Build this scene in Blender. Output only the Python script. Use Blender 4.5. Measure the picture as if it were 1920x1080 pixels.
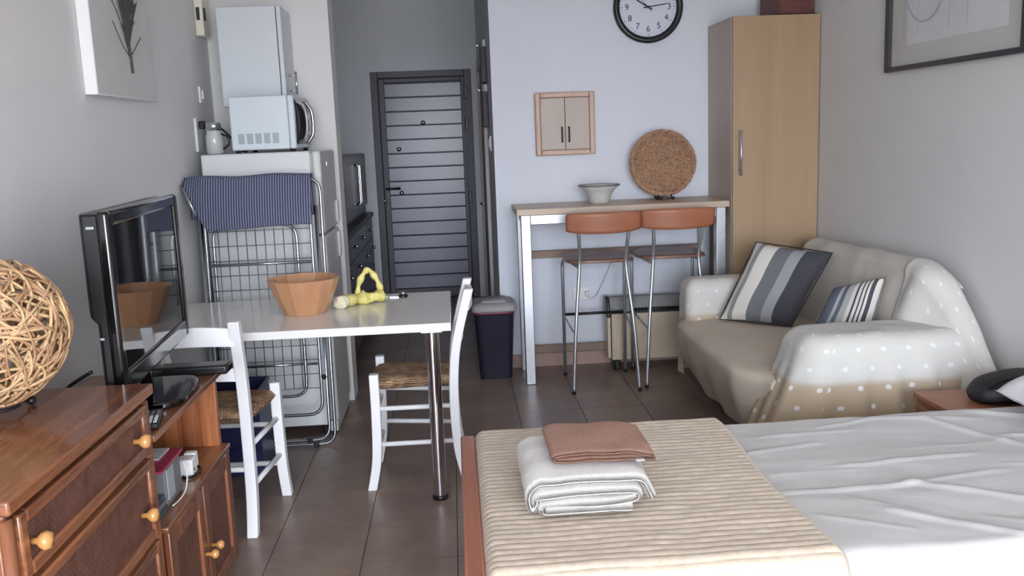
import bpy, math, random
from mathutils import Vector, Matrix, noise

# ---------------------------------------------------------------- clear
for o in list(bpy.data.objects):
    bpy.data.objects.remove(o, do_unlink=True)
scene = bpy.context.scene
col = scene.collection
R = math.radians
rnd = random.Random(7)

# ---------------------------------------------------------------- camera
cam_data = bpy.data.cameras.new('camera')
cam = bpy.data.objects.new('camera', cam_data)
col.objects.link(cam)
cam_data.sensor_fit = 'HORIZONTAL'
cam_data.sensor_width = 36.0
cam_data.lens = 36.0 * 1700.0 / 1920.0
cam_data.clip_start = 0.02
YAW, PIT, ROL = R(3.42), R(9.58), R(2.23)
fw = Vector((math.sin(YAW) * math.cos(PIT), math.cos(YAW) * math.cos(PIT), -math.sin(PIT)))
rt = Vector((math.cos(YAW), -math.sin(YAW), 0))
dn = fw.cross(rt)
r2 = math.cos(ROL) * rt + math.sin(ROL) * dn
d2 = -math.sin(ROL) * rt + math.cos(ROL) * dn
m3 = Matrix((r2, -d2, -fw)).transposed()
cam.matrix_world = Matrix.Translation((0, 0, 1.5)) @ m3.to_4x4()
scene.camera = cam

# ---------------------------------------------------------------- world, daylight, exposure
world = bpy.data.worlds.new('daylight')
scene.world = world
world.use_nodes = True
bg = world.node_tree.nodes['Background']
wn = world.node_tree
w_tc = wn.nodes.new('ShaderNodeTexCoord'); w_sp = wn.nodes.new('ShaderNodeSeparateXYZ'); w_mr = wn.nodes.new('ShaderNodeMapRange'); w_rp = wn.nodes.new('ShaderNodeValToRGB')
wn.links.new(w_tc.outputs['Generated'], w_sp.inputs[0]); wn.links.new(w_sp.outputs[2], w_mr.inputs['Value'])
w_mr.inputs['From Min'].default_value = -1; w_mr.inputs['From Max'].default_value = 1
wn.links.new(w_mr.outputs['Result'], w_rp.inputs['Fac'])
w_rp.color_ramp.elements[0].position = .49; w_rp.color_ramp.elements[0].color = (.325, .325, .325, 1)     # dim grey ground below the horizon
w_rp.color_ramp.elements[1].position = .51; w_rp.color_ramp.elements[1].color = (.88, .945, 1.05, 1)      # overcast-bright sky
wn.links.new(w_rp.outputs['Color'], bg.inputs['Color'])
bg.inputs['Strength'].default_value = 15.5
# the balcony opening behind the camera: a portal, it only guides sky light into the room
pl = bpy.data.lights.new('window_portal', 'AREA')
pl.shape = 'RECTANGLE'; pl.size = 3.2; pl.size_y = 2.55
pl.cycles.is_portal = True
po = bpy.data.objects.new('window_portal', pl); col.objects.link(po)
po.location = (0.42, -2.86, 1.30); po.rotation_euler = (R(90), 0, 0)
scene.view_settings.view_transform = 'Standard'
scene.view_settings.look = 'None'
scene.view_settings.gamma = 1.0
scene.view_settings.use_curve_mapping = False
scene.view_settings.exposure = 0.50

# ---------------------------------------------------------------- materials
def s(r, g, b):
    f = lambda c: (c / 255 / 12.92) if c / 255 <= 0.04045 else ((c / 255 + 0.055) / 1.055) ** 2.4
    return (f(r), f(g), f(b), 1)

class NT:
    def __init__(self, name):
        self.m = bpy.data.materials.new(name); self.m.use_nodes = True
        self.t = self.m.node_tree; self.b = self.t.nodes['Principled BSDF']
    def n(self, kind, **k):
        nd = self.t.nodes.new(kind)
        for a, v in k.items(): setattr(nd, a, v)
        return nd
    def l(self, a, b): self.t.links.new(a, b)
    def coord(self, which='Object', scale=(1, 1, 1)):
        tc = self.n('ShaderNodeTexCoord'); mp = self.n('ShaderNodeMapping')
        mp.inputs['Scale'].default_value = scale
        self.l(tc.outputs[which], mp.inputs['Vector']); return mp.outputs['Vector']
    def noise(self, vec, scale, detail=3, rough=.5, dist=0):
        nd = self.n('ShaderNodeTexNoise'); nd.inputs['Scale'].default_value = scale
        nd.inputs['Detail'].default_value = detail; nd.inputs['Roughness'].default_value = rough
        nd.inputs['Distortion'].default_value = dist
        self.l(vec, nd.inputs['Vector']); return nd.outputs['Fac']
    def ramp(self, fac, stops, interp='LINEAR'):
        nd = self.n('ShaderNodeValToRGB'); nd.color_ramp.interpolation = interp
        e = nd.color_ramp.elements
        while len(e) < len(stops): e.new(0.5)
        for i, (p, c) in enumerate(stops): e[i].position = p; e[i].color = c
        self.l(fac, nd.inputs['Fac']); return nd.outputs['Color']
    def bump(self, h, strength=.3, dist=.01):
        nd = self.n('ShaderNodeBump'); nd.inputs['Strength'].default_value = strength
        nd.inputs['Distance'].default_value = dist
        self.l(h, nd.inputs['Height']); self.l(nd.outputs['Normal'], self.b.inputs['Normal'])
    def math(self, op, a, b=None):
        nd = self.n('ShaderNodeMath', operation=op)
        for i, x in enumerate((a, b)):
            if x is None: continue
            if isinstance(x, (int, float)): nd.inputs[i].default_value = x
            else: self.l(x, nd.inputs[i])
        return nd.outputs[0]
    def mix(self, fac, a, b):
        nd = self.n('ShaderNodeMix', data_type='RGBA')
        for sock, x in ((nd.inputs[0], fac), (nd.inputs[6], a), (nd.inputs[7], b)):
            if isinstance(x, (tuple, int, float)): sock.default_value = x
            else: self.l(x, sock)
        return nd.outputs[2]

def plain(name, c, rough=.6, metal=0, var=.06, vscale=6, bump=0, bscale=120, coat=0, spec=None):
    t = NT(name); b = t.b
    v = t.coord()
    f = t.noise(v, vscale, 4)
    lo = tuple(max(0, x * (1 - var)) for x in c[:3]) + (1,)
    hi = tuple(min(1, x * (1 + var)) for x in c[:3]) + (1,)
    t.l(t.ramp(f, [(.3, lo), (.7, hi)]), b.inputs['Base Color'])
    b.inputs['Roughness'].default_value = rough; b.inputs['Metallic'].default_value = metal
    if spec is not None: b.inputs['Specular IOR Level'].default_value = spec
    if coat: b.inputs['Coat Weight'].default_value = coat; b.inputs['Coat Roughness'].default_value = .08
    if bump: t.bump(t.noise(v, bscale, 3), bump, .004)
    return t.m

def wood(name, c1, c2, axis='Z', rough=.4, grain=14, coat=0, amount=1.0):
    t = NT(name)
    sc = {'X': (.06, 1, 1), 'Y': (1, .06, 1), 'Z': (1, 1, .06)}[axis]
    v = t.coord(scale=sc)
    f = t.noise(v, grain, 5, .6, .6)
    f2 = t.noise(v, grain * 6, 3, .6)
    g = t.math('ADD', t.math('MULTIPLY', f, .75), t.math('MULTIPLY', f2, .25))
    t.l(t.ramp(g, [(.5 - .22 / amount, c2), (.5 + .16 / amount, c1)]), t.b.inputs['Base Color'])
    t.b.inputs['Roughness'].default_value = rough
    if coat: t.b.inputs['Coat Weight'].default_value = coat; t.b.inputs['Coat Roughness'].default_value = .12
    t.bump(g, .12, .002)
    return t.m

def weave(name, c1, c2, sc=110, rough=.55):
    t = NT(name); v = t.coord()
    sep = t.n('ShaderNodeSeparateXYZ'); t.l(v, sep.inputs[0])
    a = t.math('SINE', t.math('MULTIPLY', sep.outputs[1], sc * 6.28 * .55))
    b = t.math('SINE', t.math('MULTIPLY', sep.outputs[2], sc * 6.28 * .55))
    p = t.math('MULTIPLY', a, b)
    nz = t.noise(v, 30, 4)
    f = t.math('ADD', t.math('MULTIPLY', p, .10), nz)
    t.l(t.ramp(f, [(.25, c2), (.75, c1)]), t.b.inputs['Base Color'])
    t.b.inputs['Roughness'].default_value = rough
    t.bump(p, .3, .0015)
    return t.m

M = {}
M['wall'] = plain('wall_paint', s(224, 223, 223), .9, var=.015, vscale=3, bump=.05, bscale=60)
M['wallback'] = plain('back_wall_paint', s(222, 226, 236), .9, var=.015, vscale=3, bump=.05, bscale=60)
M['ceil'] = plain('ceiling_paint', s(243, 243, 243), .95, var=.01)
M['hallwall'] = plain('hall_paint', s(230, 234, 240), .9, var=.02, vscale=3)
M['grout'] = plain('grout', s(98, 86, 80), .9)
t = NT('floor_tile'); v = t.coord('Object')
oi = t.n('ShaderNodeObjectInfo')
add = t.n('ShaderNodeVectorMath', operation='ADD')
t.l(v, add.inputs[0]); t.l(oi.outputs['Location'], add.inputs[1])
f = t.noise(add.outputs[0], 3.2, 5, .6); f2 = t.noise(add.outputs[0], 22, 4)
g = t.math('ADD', t.math('MULTIPLY', f, .8), t.math('MULTIPLY', f2, .2))
t.l(t.ramp(g, [(.3, s(118, 100, 92)), (.5, s(138, 118, 108)), (.7, s(156, 138, 122))]), t.b.inputs['Base Color'])
t.b.inputs['Roughness'].default_value = .34
t.bump(f2, .06, .002)
M['tile'] = t.m
M['skirt'] = plain('skirting_tile', s(170, 142, 132), .5)
M['dresser'] = wood('varnished_pine_along', s(158, 102, 68), s(98, 56, 38), 'Y', .24, 20, .45, 1.5)
M['dresser_up'] = wood('varnished_pine_upright', s(146, 92, 62), s(98, 56, 38), 'Z', .26, 20, .4, 1.4)
M['dresser_in'] = wood('varnished_pine_inside', s(186, 118, 76), s(128, 72, 44), 'Z', .35, 26, .2, 1.5)
M['rattan_panel'] = weave('rattan_panel', s(118, 80, 66), s(88, 56, 46))
M['knobwood'] = plain('knob_wood', s(205, 150, 88), .25, coat=.6)
M['beech'] = wood('beech_veneer', s(176, 150, 120), s(158, 130, 100), 'Z', .45, 5, amount=.8)
M['beech_side'] = wood('beech_side', s(194, 180, 168), s(176, 160, 146), 'Z', .5, 6, amount=.8)
M['counterwood'] = wood('counter_beech', s(206, 186, 166), s(188, 166, 146), 'X', .4, 6, amount=.8)
M['railwood'] = wood('rail_wood', s(150, 124, 108), s(126, 100, 86), 'X', .5, 8)
M['stoolback'] = wood('stool_back_plywood', s(172, 114, 86), s(154, 94, 68), 'X', .4, 8)
M['stoolseat'] = wood('stool_seat_veneer', s(140, 104, 88), s(112, 80, 68), 'X', .3, 8)
M['bedwood'] = wood('bed_wood', s(172, 112, 90), s(146, 88, 70), 'Y', .4, 10, .2)
M['boxwood'] = wood('box_frame_wood', s(206, 174, 154), s(186, 152, 132), 'Z', .4, 10)
M['boxdoor'] = plain('box_door_laminate', s(186, 172, 162), .45)
M['steel'] = plain('brushed_steel', s(196, 200, 206), .36, .8, var=.04, vscale=30)
M['chrome'] = plain('chrome', s(215, 215, 220), .1, 1, var=.02)
M['rackmetal'] = plain('rack_metal', s(180, 186, 192), .25, 1)
M['wire'] = plain('rack_wire', s(120, 126, 134), .4, .6)
M['darkmetal'] = plain('dark_metal', s(50, 48, 50), .4, .6)
M['white'] = plain('white_lacquer', s(232, 230, 227), .15, var=.01)
M['chairwhite'] = plain('chair_white_paint', s(236, 236, 238), .4, var=.02, vscale=12)
M['fridge'] = plain('fridge_enamel', s(212, 214, 214), .35, var=.012)
M['fridge_front'] = plain('fridge_front', s(205, 205, 202), .3, var=.012)
M['mwwhite'] = plain('microwave_enamel', s(208, 218, 224), .3, var=.01)
M['ventgray'] = plain('vent_gray', s(165, 175, 182), .6)
M['glassdark'] = plain('dark_glass', s(22, 24, 30), .06, coat=.5)
M['cabwhite'] = plain('cabinet_white', s(208, 214, 220), .4, var=.012)
M['rush'] = None
M['black'] = plain('black_plastic', s(20, 20, 23), .35, var=.1)
M['gloss'] = plain('gloss_black', s(10, 10, 13), .12, coat=.4, var=.05)
M['screen'] = plain('tv_screen', s(8, 8, 10), .04, var=0, spec=.8)
M['rubber'] = plain('rubber', s(30, 29, 30), .8)
M['door'] = plain('door_gray_paint', s(100, 102, 126), .28, var=.03, spec=.7)
M['doorframe'] = plain('door_frame_gray', s(92, 88, 100), .45, var=.03)
M['kdark'] = plain('kitchen_dark_gloss', s(26, 26, 29), .25, var=.08)
M['worktop'] = plain('worktop', s(84, 84, 86), .4, var=.15, vscale=40)
M['bin'] = plain('bin_navy_plastic', s(32, 33, 52), .45, var=.05)
M['binlid'] = plain('bin_lid_gray', s(160, 158, 160), .5)
M['binbag'] = plain('bin_bag_red', s(120, 40, 66), .35)
M['clockrim'] = plain('clock_rim', s(30, 32, 38), .3)
M['clockface'] = plain('clock_face', s(214, 220, 234), .18, var=.01, coat=.5)
M['ink'] = plain('ink', s(45, 46, 54), .6)
M['canvas'] = plain('canvas_white', s(238, 238, 238), .85, var=.01, bump=.06, bscale=300)
M['canvas_shaded'] = plain('canvas_face_shaded', s(206, 206, 206), .85, var=.02, bump=.06, bscale=300)  # same white canvas, the shade on its front put into the colour
M['twig'] = plain('dry_twig', s(78, 76, 76), .8)
M['cream'] = plain('cream_plastic', s(226, 222, 204), .45, var=.01)
M['plate'] = plain('white_plastic', s(230, 230, 230), .4, var=.01)
M['mat_board'] = plain('mat_board', s(198, 196, 192), .8, var=.03)
M['frameblack'] = plain('frame_black', s(50, 49, 53), .4)
M['vine'] = plain('vine', s(200, 166, 126), .42, var=.28, vscale=25)
M['vine2'] = plain('vine_brown', s(172, 134, 100), .45, var=.28, vscale=25)
M['disc'] = plain('disc_cane', s(176, 138, 110), .55, var=.3, vscale=60)
M['disc_back'] = plain('disc_backing', s(150, 112, 86), .7, var=.3, vscale=40)
M['ceramic'] = plain('ceramic_gray', s(206, 208, 204), .25, var=.06, vscale=20)
M['heater'] = plain('heater_beige', s(206, 190, 168), .5)
M['heatertop'] = plain('heater_top_gray', s(136, 134, 132), .5)
M['woodbowl'] = wood('bowl_wood', s(198, 150, 112), s(178, 128, 92), 'Z', .32, 12, .3)
M['bagyellow'] = plain('yellow_bag', s(220, 208, 124), .35, var=.15, vscale=30)
M['bagwhite'] = plain('bag_white_end', s(232, 226, 196), .4, var=.12, vscale=40)
M['sheet'] = None
M['quilt'] = None
M['towelw'] = plain('towel_white', s(228, 226, 222), .95, var=.03, vscale=60, bump=.6, bscale=500)
M['towelb'] = plain('towel_brown', s(172, 134, 118), .95, var=.08, vscale=50, bump=.6, bscale=500)
M['pillow'] = plain('pillow_cotton', s(222, 222, 226), .9, var=.02, bump=.25, bscale=14)
M['sofa'] = plain('sofa_cover_linen', s(208, 204, 196), .95, var=.04, vscale=8, bump=.12, bscale=25)
M['sofabeige'] = plain('sofa_cover_beige', s(202, 190, 174), .95, var=.04, vscale=8, bump=.12, bscale=25)
M['bagblack'] = plain('bag_black', s(34, 34, 38), .6, var=.15)
M['nightwood'] = wood('night_box_wood', s(168, 110, 78), s(132, 82, 56), 'X', .45, 12)
M['navy'] = plain('crate_navy', s(40, 42, 88), .4)
M['wicker'] = weave('wicker_box', s(120, 70, 58), s(78, 42, 38), 60)
M['graybox'] = plain('gray_box', s(120, 120, 122), .5)
M['pink'] = plain('magazine_pink', s(170, 60, 90), .35)
M['paper'] = plain('paper', s(220, 220, 222), .6)
M['teal'] = plain('case_teal', s(62, 84, 88), .4)
M['balcony'] = plain('balcony_tile', s(190, 185, 178), .7)
M['hookdark'] = plain('hook_panel_dark', s(76, 76, 84), .5)
M['casing'] = plain('casing_gray', s(214, 212, 214), .5, var=.03)
M['casingwood'] = plain('casing_brown', s(164, 148, 140), .5)

t = NT('rush_seat'); v = t.coord()
w = t.n('ShaderNodeTexWave', wave_type='BANDS', bands_direction='X'); w.inputs['Scale'].default_value = 38
w.inputs['Distortion'].default_value = 9; w.inputs['Detail'].default_value = 3
t.l(v, w.inputs['Vector'])
nz = t.noise(v, 24, 4)
t.l(t.ramp(t.math('ADD', t.math('MULTIPLY', w.outputs['Fac'], .25), t.math('MULTIPLY', nz, .75)),
    [(.3, s(112, 84, 62)), (.5, s(158, 124, 94)), (.72, s(206, 176, 138))]), t.b.inputs['Base Color'])
t.b.inputs['Roughness'].default_value = .7
t.bump(w.outputs['Fac'], .7, .004); M['rush'] = t.m

t = NT('sheet_cotton'); v = t.coord()
f = t.noise(v, 2.2, 5, .6, .8)
t.l(t.ramp(f, [(.3, s(198, 197, 195)), (.7, s(208, 207, 206))]), t.b.inputs['Base Color'])
t.b.inputs['Roughness'].default_value = .6; t.b.inputs['Sheen Weight'].default_value = .1
v2 = t.coord(scale=(1, 1.6, 1)); t.bump(t.noise(v2, 3.5, 3, .45, 1.0), .18, .02); M['sheet'] = t.m

t = NT('quilt_satin'); v = t.coord()
f = t.noise(v, 40, 4)
t.l(t.ramp(f, [(.3, s(194, 178, 158)), (.7, s(208, 194, 176))]), t.b.inputs['Base Color'])
t.b.inputs['Roughness'].default_value = .5; t.b.inputs['Sheen Weight'].default_value = .15
v2 = t.coord(scale=(1, .35, 1)); t.bump(t.noise(v2, 34, 3, .6, .6), .35, .006); M['quilt'] = t.m

def uvsplit(t):
    uv = t.n('ShaderNodeUVMap'); sp = t.n('ShaderNodeSeparateXYZ'); t.l(uv.outputs[0], sp.inputs[0])
    return sp.outputs[0], sp.outputs[1]

# gingham tea towel
t = NT('check_cloth'); u, w_ = uvsplit(t)
a = t.math('GREATER_THAN', t.math('FRACT', t.math('MULTIPLY', u, 50)), .66)
b = t.math('GREATER_THAN', t.math('FRACT', t.math('MULTIPLY', w_, 90)), .6)
k = t.math('ADD', t.math('MULTIPLY', a, .62), t.math('MULTIPLY', b, .38))
t.l(t.ramp(k, [(0, s(50, 54, 82)), (.38, s(74, 80, 106)), (.62, s(112, 118, 138)), (1, s(168, 172, 186))]), t.b.inputs['Base Color'])
t.b.inputs['Roughness'].default_value = .9; M['check'] = t.m

# dotted throw with beige hem (UV in metres, v from the hem upward)
t = NT('dotted_throw'); u, w_ = uvsplit(t)
su, sv = .105, .078
row = t.math('FLOOR', t.math('DIVIDE', w_, sv))
sh = t.math('MULTIPLY', t.math('MODULO', row, 2), .5)
fu = t.math('SUBTRACT', t.math('FRACT', t.math('ADD', t.math('DIVIDE', u, su), sh)), .5)
fv = t.math('SUBTRACT', t.math('FRACT', t.math('DIVIDE', w_, sv)), .5)
d = t.math('SQRT', t.math('ADD', t.math('POWER', t.math('MULTIPLY', fu, su), 2), t.math('POWER', t.math('MULTIPLY', fv, sv), 2)))
dot = t.math('LESS_THAN', d, .0098)
base = t.ramp(w_, [(0, s(184, 166, 140)), (.125, s(188, 172, 148)), (.15, s(208, 207, 202)), (1, s(208, 206, 200))])
t.l(t.mix(dot, base, s(225, 225, 226)), t.b.inputs['Base Color'])
t.b.inputs['Roughness'].default_value = .95
tv = t.coord(); t.bump(t.noise(tv, 20, 4), .12, .01); M['throw'] = t.m

def stripes(name, stops):
    t = NT(name); u, w_ = uvsplit(t)
    t.l(t.ramp(u, stops, 'CONSTANT'), t.b.inputs['Base Color']); t.b.inputs['Roughness'].default_value = .9
    tv = t.coord(); t.bump(t.noise(tv, 300, 2), .15, .002)
    return t.m
cW, cG, cD, cM, cK = s(214, 210, 202), s(140, 140, 138), s(112, 114, 118), s(152, 154, 158), s(66, 66, 72)
M['stripe1'] = stripes('striped_cushion', [(0, cW), (.10, cG), (.17, cW), (.36, cD), (.57, cM), (.72, cK)])
cB, cN = s(96, 104, 116), s(70, 72, 80)
M['stripe2'] = stripes('striped_cushion_small', [(0, s(206, 206, 204)), (.06, cB), (.30, s(170, 174, 178)), (.36, cB), (.44, s(176, 178, 176)),
    (.56, s(214, 212, 206)), (.63, cN), (.67, cW), (.72, cN), (.75, cW), (.79, cN), (.82, cW), (.86, cN), (.93, cW)])

# ---------------------------------------------------------------- mesh helpers
class MB:
    def __init__(self): self.v = []; self.f = []; self.uv = {}
    def box(self, x0, x1, y0, y1, z0, z1):
        i = len(self.v)
        self.v += [(x, y, z) for z in (z0, z1) for y in (y0, y1) for x in (x0, x1)]
        self.f += [tuple(i + k for k in q) for q in ((0, 2, 3, 1), (4, 5, 7, 6), (0, 1, 5, 4), (2, 6, 7, 3), (0, 4, 6, 2), (1, 3, 7, 5))]
        return self
    def prism(self, poly, axis, a, b):
        """poly: 2-D points (the two other axes in XYZ order), extruded along axis from a to b"""
        i = len(self.v); n = len(poly)
        for c in (a, b):
            for p in poly:
                q = list(p); q.insert('XYZ'.index(axis), c); self.v.append(tuple(q))
        self.f.append(tuple(range(i, i + n))[::-1]); self.f.append(tuple(range(i + n, i + 2 * n)))
        for k in range(n): self.f.append((i + k, i + (k + 1) % n, i + n + (k + 1) % n, i + n + k))
        return self
    def tube(self, pts, r, n=8, closed=False):
        pts = [Vector(p) for p in pts]; N = len(pts); base = len(self.v)
        rs = r if isinstance(r, (list, tuple)) else [r] * N
        up = None
        for k, p in enumerate(pts):
            if closed: tg = pts[(k + 1) % N] - pts[k - 1]
            else: tg = pts[min(k + 1, N - 1)] - pts[max(k - 1, 0)]
            if tg.length < 1e-9: tg = Vector((0, 0, 1))
            tg.normalize()
            if up is None:
                up = tg.orthogonal().normalized()
            else:
                up = up - tg * up.dot(tg)
                up = up.normalized() if up.length > 1e-6 else tg.orthogonal().normalized()
            sd = tg.cross(up)
            for j in range(n):
                a = 2 * math.pi * j / n
                self.v.append(tuple(p + (up * math.cos(a) + sd * math.sin(a)) * rs[k]))
        rings = N if closed else N - 1
        for k in range(rings):
            a, b = base + k * n, base + ((k + 1) % N) * n
            for j in range(n):
                self.f.append((a + j, a + (j + 1) % n, b + (j + 1) % n, b + j))
        if not closed:
            self.f.append(tuple(base + j for j in range(n))[::-1])
            self.f.append(tuple(base + (N - 1) * n + j for j in range(n)))
        return self
    def lathe(self, prof, n=24, mat=None, close=True):
        base = len(self.v); mat = mat or Matrix.Identity(4)
        for r, z in prof:
            for j in range(n):
                a = 2 * math.pi * j / n
                self.v.append(tuple(mat @ Vector((r * math.cos(a), r * math.sin(a), z))))
        for k in range(len(prof) - 1):
            for j in range(n):
                self.f.append((base + k * n + j, base + k * n + (j + 1) % n, base + (k + 1) * n + (j + 1) % n, base + (k + 1) * n + j))
        if close:
            if prof[0][0] > 1e-6: self.f.append(tuple(base + j for j in range(n))[::-1])
            if prof[-1][0] > 1e-6: self.f.append(tuple(base + (len(prof) - 1) * n + j for j in range(n)))
        return self
    def grid(self, fn, nu, nv, uvfn=None, wrap=False):
        base = len(self.v)
        for j in range(nv + 1):
            for i in range(nu + (0 if wrap else 1)):
                u, v = i / nu, j / nv
                self.v.append(tuple(fn(u, v)))
                if uvfn: self.uv[len(self.v) - 1] = uvfn(u, v)
        w = nu if wrap else nu + 1
        for j in range(nv):
            for i in range(nu):
                self.f.append((base + j * w + i, base + j * w + (i + 1) % w, base + (j + 1) * w + (i + 1) % w, base + (j + 1) * w + i))
        return self
    def ball(self, c, r, n=12, m=8, sc=(1, 1, 1)):
        prof = [(max(1e-5, r * math.sin(math.pi * k / m)), -r * math.cos(math.pi * k / m)) for k in range(m + 1)]
        return self.lathe(prof, n, Matrix.Translation(c) @ Matrix.Diagonal((*sc, 1)))

WORLD = {}
def smooth_path(pts, sub=6, closed=False):
    P = [Vector(p) for p in pts]; N = len(P); out = []
    rng = N if closed else N - 1
    for i in range(rng):
        if closed: p0, p1, p2, p3 = P[i - 1], P[i], P[(i + 1) % N], P[(i + 2) % N]
        else: p0, p1, p2, p3 = P[max(i - 1, 0)], P[i], P[i + 1], P[min(i + 2, N - 1)]
        for k in range(sub):
            t_ = k / sub
            out.append(.5 * ((2 * p1) + (p2 - p0) * t_ + (2 * p0 - 5 * p1 + 4 * p2 - p3) * t_ ** 2 + (3 * p1 - p0 - 3 * p2 + p3) * t_ ** 3))
    if not closed: out.append(P[-1])
    return out
def fillet(pts, r, n=5, closed=False):
    """polyline with rounded corners"""
    P = [Vector(p) for p in pts]; out = []; N = len(P)
    for i, p in enumerate(P):
        if not closed and i in (0, N - 1): out.append(p); continue
        a, b = P[i - 1] - p, P[(i + 1) % N] - p
        rr = min(r, a.length * .49, b.length * .49)
        A, B = p + a.normalized() * rr, p + b.normalized() * rr
        for k in range(n + 1):
            t_ = k / n
            out.append((1 - t_) ** 2 * A + 2 * t_ * (1 - t_) * p + t_ ** 2 * B)
    return out

def obj(name, mb, mat, parent=None, smooth=False, bevel=0, seg=2, sub=0, solid=0, flat_angle=None):
    me = bpy.data.meshes.new(name)
    me.from_pydata([tuple(v) for v in mb.v], [], mb.f)
    if mb.uv:
        lay = me.uv_layers.new(name='UVMap')
        for lp in me.loops: lay.data[lp.index].uv = mb.uv.get(lp.vertex_index, (0, 0))
    me.materials.append(M[mat] if isinstance(mat, str) else mat)
    o = bpy.data.objects.new(name, me); col.objects.link(o)
    if parent is None:
        xs = [v.co for v in me.vertices]
        loc = Vector(((min(c.x for c in xs) + max(c.x for c in xs)) / 2, (min(c.y for c in xs) + max(c.y for c in xs)) / 2, min(c.z for c in xs)))
        me.transform(Matrix.Translation(-loc)); o.location = loc; WORLD[o.name] = loc
    else:
        o.parent = parent
        if parent.name in WORLD:
            me.transform(Matrix.Translation(-WORLD[parent.name])); WORLD[o.name] = WORLD[parent.name]
    if smooth:
        for p in me.polygons: p.use_smooth = True
    if solid:
        md = o.modifiers.new('solid', 'SOLIDIFY'); md.thickness = solid; md.offset = 0
    if bevel:
        md = o.modifiers.new('bevel', 'BEVEL'); md.width = bevel; md.segments = seg; md.limit_method = 'ANGLE'
        for p in me.polygons: p.use_smooth = True
        try: me.set_sharp_from_angle(angle=R(50))
        except Exception: pass
    elif smooth and flat_angle:
        try: me.set_sharp_from_angle(angle=R(flat_angle))
        except Exception: pass
    if sub:
        md = o.modifiers.new('sub', 'SUBSURF'); md.levels = sub; md.render_levels = sub
    return o
def tag(o, label, cat, group=None):
    o['label'] = label; o['category'] = cat
    if group: o['group'] = group
    return o
def thing(name, label, cat, loc=(0, 0, 0), rotz=None, group=None):
    o = bpy.data.objects.new(name, None); col.objects.link(o)
    o.location = loc; o.empty_display_size = .05
    if rotz is None: WORLD[o.name] = Vector(loc)       # parts given in room coordinates
    else: o.rotation_euler = (0, 0, rotz)              # parts given in the thing's own coordinates
    return tag(o, label, cat, group)
def struct(name, mb, mat, parent=None, **k):
    o = obj(name, mb, mat, parent, **k)
    if parent is None: o['kind'] = 'structure'
    return o
def copy_tree(root, loc, rotz=0, label=None):
    r = root.copy(); col.objects.link(r); r.location = loc; r.rotation_euler = (0, 0, rotz)
    if label: r['label'] = label
    for ch in list(root.children):
        c = ch.copy(); col.objects.link(c); c.parent = r
        for g in list(ch.children):
            d = g.copy(); col.objects.link(d); d.parent = c
    return r
def B(*a): return MB().box(*a)
def nz(x, y=0, z=0): return noise.noise(Vector((x, y, z)))
def lerp(a, b, t_): return a + (b - a) * t_
def sst(a, b, x):
    t_ = min(1, max(0, (x - a) / (b - a))); return t_ * t_ * (3 - 2 * t_)

# ================================================================= SETTING
XL, XR, YB, YF, YD, ZC = -1.30, 2.15, 5.76, -2.9, 8.5, 2.9
fl = struct('floor', B(XL - .12, XR + .12, YF - .12, YD + .12, -.08, -.004), 'grout')
# individual tiles
TX, TY = .345, .338
tile_me = None
ix = range(-4, 8); iy = range(-18, 17)
for i in ix:
    for j in iy:
        x0, y0 = -.05 + i * TX, 3.095 + j * TY
        x1, y1 = x0 + TX, y0 + TY
        cx0, cx1 = max(x0, XL), min(x1, XR); cy0, cy1 = max(y0, YF), min(y1, YD)
        if cy0 >= YB - .05: cx1 = min(cx1, .265)
        elif y1 > YB and x0 >= .265: cy1 = min(cy1, YB)
        if cx1 - cx0 < .02 or cy1 - cy0 < .02: continue
        g = .0018
        full = abs(cx1 - cx0 - TX) < 1e-6 and abs(cy1 - cy0 - TY) < 1e-6
        if full and tile_me is not None:
            o = bpy.data.objects.new('tile', tile_me); col.objects.link(o); o.parent = fl
            o.location = Vector((x0, y0, 0)) - fl.location
            continue
        mb = B(g, cx1 - cx0 - g, g, cy1 - cy0 - g, -.006, 0)
        me = bpy.data.meshes.new('tile'); me.from_pydata(mb.v, [], mb.f); me.materials.append(M['tile'])
        o = bpy.data.objects.new('tile', me); col.objects.link(o); o.parent = fl
        o.location = Vector((cx0, cy0, 0)) - fl.location
        if full: tile_me = me
struct('ceiling', B(XL - .12, XR + .12, YF - .12, YD + .12, ZC, ZC + .1), 'ceil')
struct('wall_left', B(XL - .12, XL, YF - .12, YD + .12, -.08, ZC), 'wall')
struct('wall_right', B(XR, XR + .12, YF - .12, YB + .14, -.08, ZC), 'wall')
struct('wall_back', B(.265, XR, YB, YB + .14, -.08, ZC), 'wallback')
struct('wall_partition', B(XL, -.64, 5.2, 5.4, -.08, ZC), 'wall')
struct('wall_corridor', B(.265, .38, YB + .14, YD, -.08, ZC), 'hallwall')
mb = MB(); mb.box(XL, -.709, YD, YD + .12, -.08, ZC); mb.box(.206, .38, YD, YD + .12, -.08, ZC); mb.box(-.709, .206, YD, YD + .12, 2.108, ZC)
struct('wall_entrance', mb, 'hallwall')
mb = MB(); mb.box(XL, -1.12, YF - .12, YF, -.08, ZC); mb.box(1.98, XR, YF - .12, YF, -.08, ZC); mb.box(-1.12, 1.98, YF - .12, YF, 2.55, ZC)
struct('wall_front', mb, 'wall')
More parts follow.
